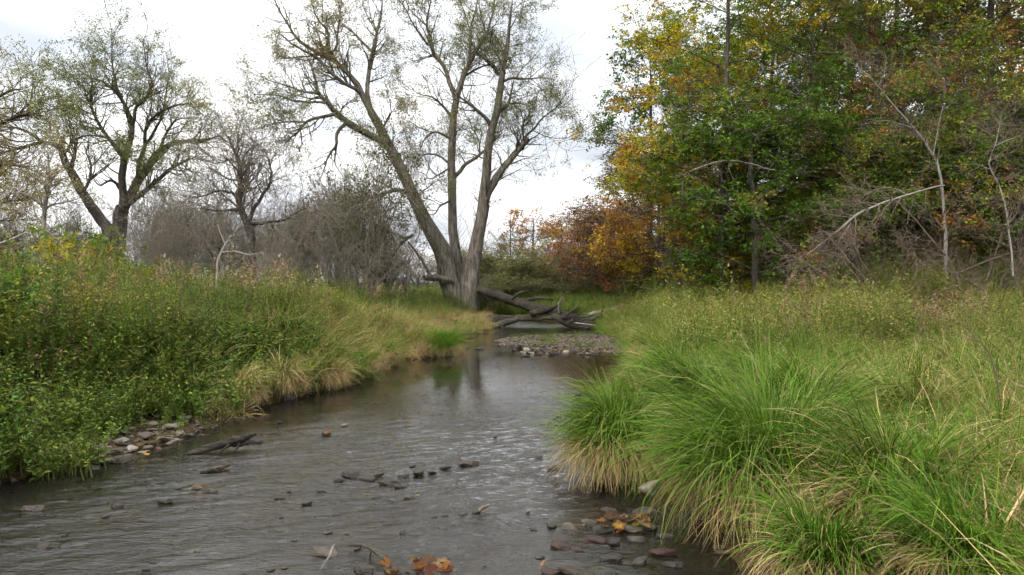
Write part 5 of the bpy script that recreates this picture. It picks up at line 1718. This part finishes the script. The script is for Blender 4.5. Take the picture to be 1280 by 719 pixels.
scatter('low_leaves', 'low', 'low leafy plants at the foot of the left bank', 'ground cover', 10, 16000, (-9, -1, 4.2, 13),
        lambda x, y, dl, dr: (dl > .12) * np.exp(-np.maximum(dl - .9, 0) / .9) * np.where((y > 6.6) & (y < 9.2) & (dl < .7), .06, .7), s=(.6, 1.3))
scatter('left_turf', 'turf', 'short grass under the weeds of the left bank', 'grass', 11, 30000, (-24, 0, 4.2, 44),
        lambda x, y, dl, dr: (dl > .15) * (.15 + .55 * (dl < 1.2)) * np.where((y > 6.6) & (y < 9.2) & (dl < .9), .03, 1), s=(.7, 1.4))

# ---- right bank
RB = (.8, 16, 2.0, 30)
mead = lambda x, y: sstep((y - 8.5 - .9 * np.maximum(0, 3.2 - x)) / 3.5)       # where weeds take over from sedge
near_r = lambda x, y: sstep((x - 2.0 - .05 * y) / .9) * sstep((9.5 - y) / 2.5)     # drier mixed growth in the near right
scatter('sedge_grass', 'longgrass', 'long bright green sedge covering the near right bank', 'grass', 21, 26000, (.8, 9, 2.4, 26),
        lambda x, y, dl, dr: (dr > .3) * (1 - .95 * mead(x, y)) * .42 * (nzf(x, y, 1.1, 61) > .36) * (1 - .8 * near_r(x, y)) * np.where((y < 8.2) & (x < 2.25 + .1 * (y - 5)), .03, 1), s=(.4, .75), lean_to_water=.3)
scatter('dry_sedge', 'olivegrass', 'yellowing grass mixed into the near right bank', 'grass', 51, 9000, (1.2, 7, 2.2, 11),
        lambda x, y, dl, dr: (dr > .4) * (.12 + .5 * near_r(x, y)) * (nzf(x, y, 1.3, 63) > .40) * .6 * np.where((y < 8.2) & (x < 2.25 + .1 * (y - 5)), .04, 1), s=(.6, 1.05))
scatter('dry_curls', 'straw', 'pale dry curled blades among the green in the near right corner', 'grass', 52, 6000, (1.2, 6, 2.2, 9),
        lambda x, y, dl, dr: (dr > .35) * (.06 + .55 * near_r(x, y)) * (nzf(x, y, 1.5, 65) > .54) * np.where((y < 8.2) & (x < 2.25 + .1 * (y - 5)), .04, 1), s=(.5, .9))
scatter('near_leafy', 'leafy', 'light green leafy weeds low in the near right meadow', 'weeds', 53, 5000, (1.6, 7.5, 3.0, 10.5),
        lambda x, y, dl, dr: (dr > .8) * (.05 + .35 * near_r(x, y)) * (nzf(x, y, .9, 67) > .48), s=(.4, .75))
scatter('right_edge_grass', 'grass', 'green grass fringe along the right waterline', 'grass', 22, 9000, (.8, 4, 6, 30),
        lambda x, y, dl, dr: (dr > .0) * np.exp(-np.maximum(dr - .1, 0) / .6) * .7 * np.where((y < 8.2) & (x < 2.25 + .1 * (y - 5)), .04, 1), s=(.45, .8), lean_to_water=.35)
scatter('meadow_grass', 'grass', 'mixed green grass of the meadow on the right', 'grass', 23, 42000, RB,
        lambda x, y, dl, dr: (dr > .4) * (.22 + .1 * (1 - mead(x, y))) * (1 - .3 * near_r(x, y)) * np.where((y < 8.2) & (x < 2.25 + .1 * (y - 5)), .04, 1) * (1 - .5 * far(y, 18, 26)), s=(.7, 1.15))
scatter('meadow_olive_grass', 'olivegrass', 'yellowish grass of the meadow on the right', 'grass', 24, 30000, RB,
        lambda x, y, dl, dr: (dr > .8) * (.05 + .3 * mead(x, y)) * (nzf(x, y, .6, 27) > .5), s=(.7, 1.2))
scatter('meadow_straw', 'straw', 'patches of straw coloured dry grass in the right meadow', 'grass', 25, 16000, (1.0, 12, 2.4, 24),
        lambda x, y, dl, dr: (dr > .25) * (nzf(x, y, .9, 31) > .62) * .4 * np.where((y < 8.2) & (x < 2.25 + .1 * (y - 5)), .04, 1), s=(.55, 1.0))
scatter('meadow_goldenrod', 'goldenrod', 'olive green goldenrod standing across the back of the right meadow', 'weeds', 26, 26000, RB,
        lambda x, y, dl, dr: (dr > .6) * mead(x, y) * (nzf(x, y, .5, 33) > .36) * .6 * (1 - .8 * far(y, 22, 27)), s=(.5, .95), sfun=lambda x, y, dl, dr: .42 + .75 * nzf(x, y, .75, 81) + .2 * (nzf(x, y, .5, 83) > .56))
scatter('meadow_leafy', 'leafy', 'light green leafy weeds of the right meadow', 'weeds', 27, 16000, RB,
        lambda x, y, dl, dr: (dr > 1.2) * mead(x, y) * (nzf(x, y, .7, 37) > .38) * .8 * (1 - .8 * far(y, 22, 27)), s=(.5, .85), sfun=lambda x, y, dl, dr: .42 + .75 * nzf(x, y, .75, 81) + .2 * (nzf(x, y, .5, 83) > .56))
scatter('meadow_seedheads', 'seedhead', 'brownish weeds with pale fluffy heads at the back of the right meadow', 'weeds', 28, 9000, RB,
        lambda x, y, dl, dr: (dr > 1.0) * mead(x, y) * (nzf(x, y, .6, 41) > .64) * .2 * (1 - .8 * far(y, 22, 27)), s=(.5, .9), sfun=lambda x, y, dl, dr: .42 + .75 * nzf(x, y, .75, 81) + .2 * (nzf(x, y, .5, 83) > .56))
scatter('meadow_brown', 'brown', 'withered brown stalks in the right meadow', 'weeds', 29, 8000, RB,
        lambda x, y, dl, dr: (dr > 1.0) * mead(x, y) * (nzf(x, y, .9, 43) > .62) * .3, s=(.5, .95))
scatter('reed_grass', 'reed', 'broad bladed green reed grass in the near right corner', 'grass', 30, 3000, (1.35, 4.6, 1.9, 6.2),
        lambda x, y, dl, dr: (dr > .75) * .2 * sstep((x - .3 * y + .1) / .8), s=(.4, .75))
scatter('right_turf', 'turf', 'short grass under the plants of the right bank', 'grass', 31, 34000, (.8, 22, 1.8, 40),
        lambda x, y, dl, dr: (dr > .1) * .28 * np.where((y < 8.2) & (x < 2.25 + .1 * (y - 5)), .04, 1), s=(.8, 1.5))
scatter('far_bank_grass', 'grass', 'yellow green grass on the bank beyond the fallen logs', 'grass', 32, 9000, (-8, 6, 32, 46),
        lambda x, y, dl, dr: ((dl > .1) | (dr > .1)) * .8, s=(.9, 1.5))
scatter('forest_litter', 'litter', 'brown leaf litter on the floor of the wood', 'leaf litter', 33, 16000, (5, 24, 19, 40),
        lambda x, y, dl, dr: (dr > 2) * .8, s=(.10, .2), tilt=.3, zoff=.03)
scatter('understory_brush', 'aster', 'dark green brush under the trees of the wood', 'undergrowth', 34, 6000, (3.2, 24, 22, 42),
        lambda x, y, dl, dr: (dr > 1.5) * (nzf(x, y, .5, 47) > .42) * .5, s=(.8, 1.8))

# ---- gravel and bed
scatter('gravel', 'pebble', 'grey brown gravel of the bar below the fallen trunk', 'gravel', 41, 13000, (-1.2, 3.2, 17, 26.5),
        lambda x, y, dl, dr: (dr < .2) * (dl < -.2) * .95, s=(.05, .15), tilt=.4, zmin=-.03)
scatter('bar_sprouts', 'low', 'small green sprouts growing on the gravel bar', 'ground cover', 44, 500, (-.5, 2.8, 18, 24),
        lambda x, y, dl, dr: (dr < .1) * (dl < -.3) * .5 * (nzf(x, y, .9, 71) > .5), s=(.25, .5), zmin=.03)
scatter('bed_stones', 'wetpebble', 'brown stones on the stream bed under the water', 'stones', 42, 9000, (-4.6, 2.4, 3.5, 18),
        lambda x, y, dl, dr: (dr < .1) * (dl < .1) * (.3 + .6 * (nzf(x, y, 1.2, 51) > .5)), s=(.06, .20), tilt=.2, zoff=-.01)
scatter('bank_foot_stones', 'pebble', 'small stones and grit at the foot of the left bank', 'gravel', 43, 5000, (-5.6, -2.6, 6, 10),
        lambda x, y, dl, dr: (dl > -.15) * (dl < 1.1) * .5, s=(.04, .11), tilt=.4)


# ------------------------------------------------------------------ sedge tussocks, each a thing
def tussock(x, y, rad, ph, L, N, seed, label, sside=None, straw=.15, skirt=.35, z=None, side=None, tone=1.0, wid=.0055, group='sedge tussocks of the right bank', name='sedge_tussock', cols=GR, tips=GRT):
    rng = np.random.default_rng(seed)
    z0 = hz(x, y) if z is None else z
    root = empty(name, (x, y, z0), label, 'sedge tussock', group)
    # pedestal of old roots
    k = 14
    a = np.linspace(0, 6.283, k, endpoint=False)
    rings = []
    for (zz_, rr) in ((-.12, .75), (0, .72), (ph * .6, .66), (ph, .45), (ph * 1.1, .1)):
        rings.append(np.stack([np.cos(a) * rad * rr * (1 + rng.normal(0, .07, k)), np.sin(a) * rad * rr * (1 + rng.normal(0, .07, k)), np.full(k, zz_)], 1))
    V = np.concatenate(rings)
    i = np.arange(4)[:, None] * k + np.arange(k)[None]
    j = np.arange(4)[:, None] * k + (np.arange(k)[None] + 1) % k
    put('root_mound', mesh_data('root_mound', V, np.stack([i, j, j + k, i + k], -1).reshape(-1, 4), None, [M_BARK_D], None, None, True), root)
    # living blades
    a = rng.random(N) * 6.283
    if side is not None:
        m = rng.random(N) < .35
        a[m] = side + rng.normal(0, .7, m.sum())
    q = np.sqrt(rng.random(N))
    ns = 34                                   # the tussock is many small tufts, each with its own set and tone
    sub = rng.integers(0, ns, N)
    sa, sq = a[:ns], q[:ns]
    a = sa[sub] + rng.normal(0, .22, N)
    q = np.clip(sq[sub] + rng.normal(0, .10, N), 0, 1.1)
    ton = rng.uniform(.68, 1.25, ns)[sub][:, None] * tone
    scu, sle = rng.normal(0, .3, ns)[sub], rng.uniform(.75, 1.2, ns)[sub]
    saz = rng.normal(0, .45, ns)[sub]
    base = np.stack([q * np.cos(a) * rad * .7, q * np.sin(a) * rad * .7, ph * (1.05 - .5 * q ** 2)], 1)
    lean = .08 + .75 * q * rng.uniform(.5, 1.1, N)
    V, Q, C = blades(rng, N, base, a + saz + rng.normal(0, .3, N), lean, np.clip(rng.uniform(.6, 2.3, N) + scu, .2, 2.8), L * sle * rng.uniform(.35, 1.2, N), wid * rng.uniform(.5, 1.7, N),
                     pick(rng, cols, [1] * len(cols), N) * ton, pick(rng, tips, [1] * len(tips), N) * ton, 6, 1.4, zmin=-z0 - .01)
    put('green_blades', Geo().add(V, Q, None, C).mesh('green_blades', [M_TUSS]), root)
    # dead skirt
    N2 = int(N * skirt)
    a = rng.random(N2) * 6.283
    if side is not None:
        m = rng.random(N2) < .5
        a[m] = (side if sside is None else sside) + rng.normal(0, .8, m.sum())
    base = np.stack([np.cos(a) * rad * .66, np.sin(a) * rad * .66, ph * rng.uniform(.5, 1.0, N2)], 1)
    V, Q, C = blades(rng, N2, base, a + rng.normal(0, .3, N2), rng.uniform(.5, 1.3, N2), rng.uniform(1.3, 2.3, N2), L * rng.uniform(.35, .85, N2), wid * rng.uniform(.6, 1.2, N2),
                     pick(rng, STRAW, [1, 1, .7, 1.2], N2), pick(rng, STRAW, [1, 1, 1, 1], N2), 6, .8, zmin=-z0 - .01)
    put('dead_skirt', Geo().add(V, Q, None, C).mesh('dead_skirt', [M_TUSS]), root)
    return root


tussock(.84, 6.45, .27, .36, .66, 2000, 601, 'bright sedge tussock standing alone in the water with a brown skirt', skirt=.6, z=-.02, side=R(235), sside=R(262))
tussock(1.72, 5.25, .46, .36, .88, 4200, 602, 'largest sedge tussock, draping over the water with straw blades in front', skirt=.45, sside=R(280), z=.05, side=R(205), tone=.92)
tussock(2.12, 4.45, .32, .30, .66, 1700, 603, 'straw rich sedge tussock right of the largest one', skirt=1.0, side=R(240), z=.12, cols=GR[:3] + YGR[:1], tips=GRT[:3] + STRAW[:1])
tussock(1.85, 7.7, .36, .22, .66, 2000, 604, 'deep green sedge tussock behind the gap between the two front ones', skirt=.15, side=R(200), tone=.70)
tussock(2.45, 6.6, .40, .22, .72, 2200, 605, 'broad green sedge tussock behind the largest one', skirt=.2, side=R(210), tone=.95)
tussock(1.95, 9.4, .36, .20, .66, 1600, 606, 'upright yellow green sedge tussock beyond the short dead stick', skirt=.25, side=R(200), tone=1.1)
tussock(2.85, 8.8, .42, .18, .70, 1900, 607, 'wide sedge tussock in the middle of the near meadow', skirt=.2, side=R(230))
tussock(1.35, 8.6, .26, .16, .50, 1200, 608, 'low sedge tussock at the water edge behind the lone one', skirt=.3, side=R(190), tone=.9)
tussock(2.75, 11.4, .42, .18, .66, 1600, 609, 'tall bright sedge tussock where the meadow meets the bay', skirt=.2, side=R(200), tone=1.1)
tussock(3.8, 10.6, .42, .18, .66, 1500, 610, 'sedge tussock below the goldenrod of the meadow', skirt=.25, side=R(220))
tussock(2.72, 14.4, .42, .18, .62, 1500, 611, 'straw coloured grass tussock hanging over the bay of the right bank', skirt=1.2, side=R(190), cols=YGR, tips=YGR)
tussock(3.3, 6.5, .40, .22, .66, 1600, 612, 'half dry sedge tussock at the right behind the straw rich one', skirt=.6, side=R(225), cols=GR[:2] + YGR, tips=GRT[:2] + YGR + STRAW[:1])
tussock(-1.62, 17.4, .45, .18, .70, 2000, 613, 'round bright green grass tuft jutting into the stream from the left bank', skirt=.2, z=.05, group=None, side=R(300), cols=GR[1:2] + YGR[:1], tips=GRT[:2])
LGB = 'straw grass clumps along the left waterline'
for i_, (tx, ty, s_, mixd, lb) in enumerate([
        (-3.42, 10.0, .9, 1, 'brown and straw grass clump where the left bank turns past the stony shelf'),
        (-3.15, 10.9, 1.0, 1, 'pale straw grass clump drooping to the water, second past the stony shelf'),
        (-2.78, 11.9, 1.0, 1, 'pale straw grass clump drooping to the water beside the bright pool'),
        (-2.55, 13.4, .9, 0, 'green and straw grass clump at the left edge of the bright pool'),
        (-2.45, 15.2, .9, 0, 'green and straw grass clump before the round tuft on the left bank'),
        (-1.95, 19.6, .8, 0, 'small straw grass clump beyond the round tuft on the left bank')]):
    s_ *= .72
    tussock(tx, ty, .34 * s_, .24 * s_, .62 * s_, 1000, 640 + i_, lb, skirt=.9 if mixd else .7, side=R(310), group=LGB, name='grass_tussock', cols=GR[:2] + YGR + STRAW[:2] if mixd else GR[:2] + YGR, tips=YGR[1:] + STRAW[:3] if mixd else GRT[:2] + YGR + STRAW[:1])
tussock(1.58, 4.0, .28, .16, .46, 1200, 650, 'low green tussock with straw blades at the bottom edge below the largest one', skirt=.6, side=R(240), z=.1, cols=GR[:3], tips=GRT[:3] + STRAW[:1])
tussock(2.05, 3.65, .28, .16, .44, 1100, 651, 'low green tussock at the bottom edge, right of the one with straw blades', skirt=.4, side=R(230), cols=GR[:3] + YGR[:1], tips=GRT[:3] + YGR[:1])
# bright clump at the left waterline
x_, y_ = W(72, 592)
for k_, (dx, dy, s_) in enumerate([(0, 0, 1.0)]):
    root = empty('leafy_clump', (x_, y_, .0), 'bright green leafy clump at the left waterline beside the stony shelf', 'plant')
    for j_ in range(9):
        a_ = rs.uniform(0, 6.28)
        r_ = rs.uniform(0, .30)
        o = put('sprig', PROTO['low'][0].objects[j_ % 3].data, root, (r_ * math.cos(a_), r_ * math.sin(a_), .0), (rs.uniform(-.3, .3), rs.uniform(-.3, .3), rs.uniform(0, 6)), (1.1, 1.1, 1.1))
        o['kind'] = 'stuff'


# ------------------------------------------------------------------ a few plants one can point at
def stalk(px, py0, py1, Y, r, mat, label, lean=0.0, name='dead_stalk'):
    p0, p1 = P(px, py0, Y), P(px + lean, py1, Y)
    x, y = p0[0], p0[1]
    root = empty(name, (x, y, hz(x, y)), label, 'stalk')
    rng = np.random.default_rng(int(px))
    q = resample([[x, y, hz(x, y) - .05, r], [*((p0 + p1) / 2 + rng.normal(0, .02, 3)), r * .8], [*p1, r * .3]], 10, rng, .3)
    base = np.array([x, y, hz(x, y)])
    V, Q = tubes(q[None, :, :3], q[None, :, 3], 6)
    put('stem', mesh_data('stem', V - base, Q, None, [mat], None, None, True), root)
    s1, r1 = sprout(rng, q[None, :, :3], q[None, :, 3], 9, (.4, 1), (25, 55), (.1, .35), rf=.5, rmin=.003, nseg=4, up=.05)
    V, Q = tubes(s1, r1, 3)
    o = put('side_shoots', mesh_data('side_shoots', V - base, Q, None, [mat], None, None, True), root)
    o['kind'] = 'stuff'
    return root


stalk(1002, 412, 378, 13.0, .022, M_BARK_D, 'dark broken stalk standing in the middle of the right meadow', -8)
stalk(1145, 430, 388, 10.0, .006, M_TWIG_R, 'reddish branched dead stalk in the right meadow', 6)
stalk(1262, 478, 420, 6.0, .006, M_TWIG_R, 'thin reddish twig leaning left at the right edge of the meadow', -48)
stalk(394, 420, 360, 14.5, .008, M_TWIG_R, 'thin dark dead stalk standing above the olive weeds of the left bank', -10)
stalk(985, 355, 330, 17.0, .006, M_TWIG_R, 'tall thin stalk with a brown head at the back of the right meadow', 4)

# leafy bushes on the left bank
YLB = bare_shrub_mesh(37, 1.6, .9, 10, n1=60, n2=260, n3=600, twig=M_TWIG_R, nl=3400, colf=palette([(0.07, 0.12, 0.025), (0.12, 0.17, 0.03), YG, (0.33, 0.27, 0.04)], [3, 4, 3, .9], seed=31, freq=1.2), leaf=.09)
GLB = bare_shrub_mesh(38, 1.5, 1.0, 10, n1=60, n2=260, n3=600, twig=M_TWIG_R, nl=3400, colf=palette([DG, G_, (0.06, 0.12, 0.025), YG], [2, 4, 4, 1], seed=32, freq=1.2), leaf=.10)
for px, Y, s, m, lb in [(105, 13.5, .9, YLB, 'yellow green bush with pale young leaves on the crest of the left bank'), (165, 14.5, .7, YLB, 'small golden bush on the crest below the round willow'), (24, 11, .55, GLB, 'dark green bush on the bank crest at the left edge'), (-12, 9, .5, GLB, 'dark leafy bush leaning in at the left edge'), (60, 15, .7, GLB, 'green bush behind the slim grey sapling'), (-40, 14, .9, YLB, 'yellowish bush just cut off by the left edge')]:
    x_ = (px - CX) / F_PX * Y
    shrub('leafy_bush', m, (x_, Y, hz(x_, Y) - .05), s, rs.uniform(0, 6), lb, 'bush', 'leafy bushes on the left bank')
# broad leaved plant hanging into view at the left edge
BLP = herb_mesh(470, 8, 1.0, .16, .42, 16, HB, STG, spread_=.18, droop=.9, lean=.5)
for px, py, Y, lb in [(14, 470, 6.6, 'broad leaved green plant at the left edge above the water'), (-22, 500, 6.2, 'broad leaved plant cut off by the left edge')]:
    x_ = (px - CX) / F_PX * Y
    o = put('leafy_plant', BLP, None, (x_, Y + .3, max(.2, hz(x_, Y + .3))), (.0, .25, rs.uniform(0, 6)), (.8, .8, .8))
    tag(o, lb, 'plant', 'broad leaved plants at the left edge')
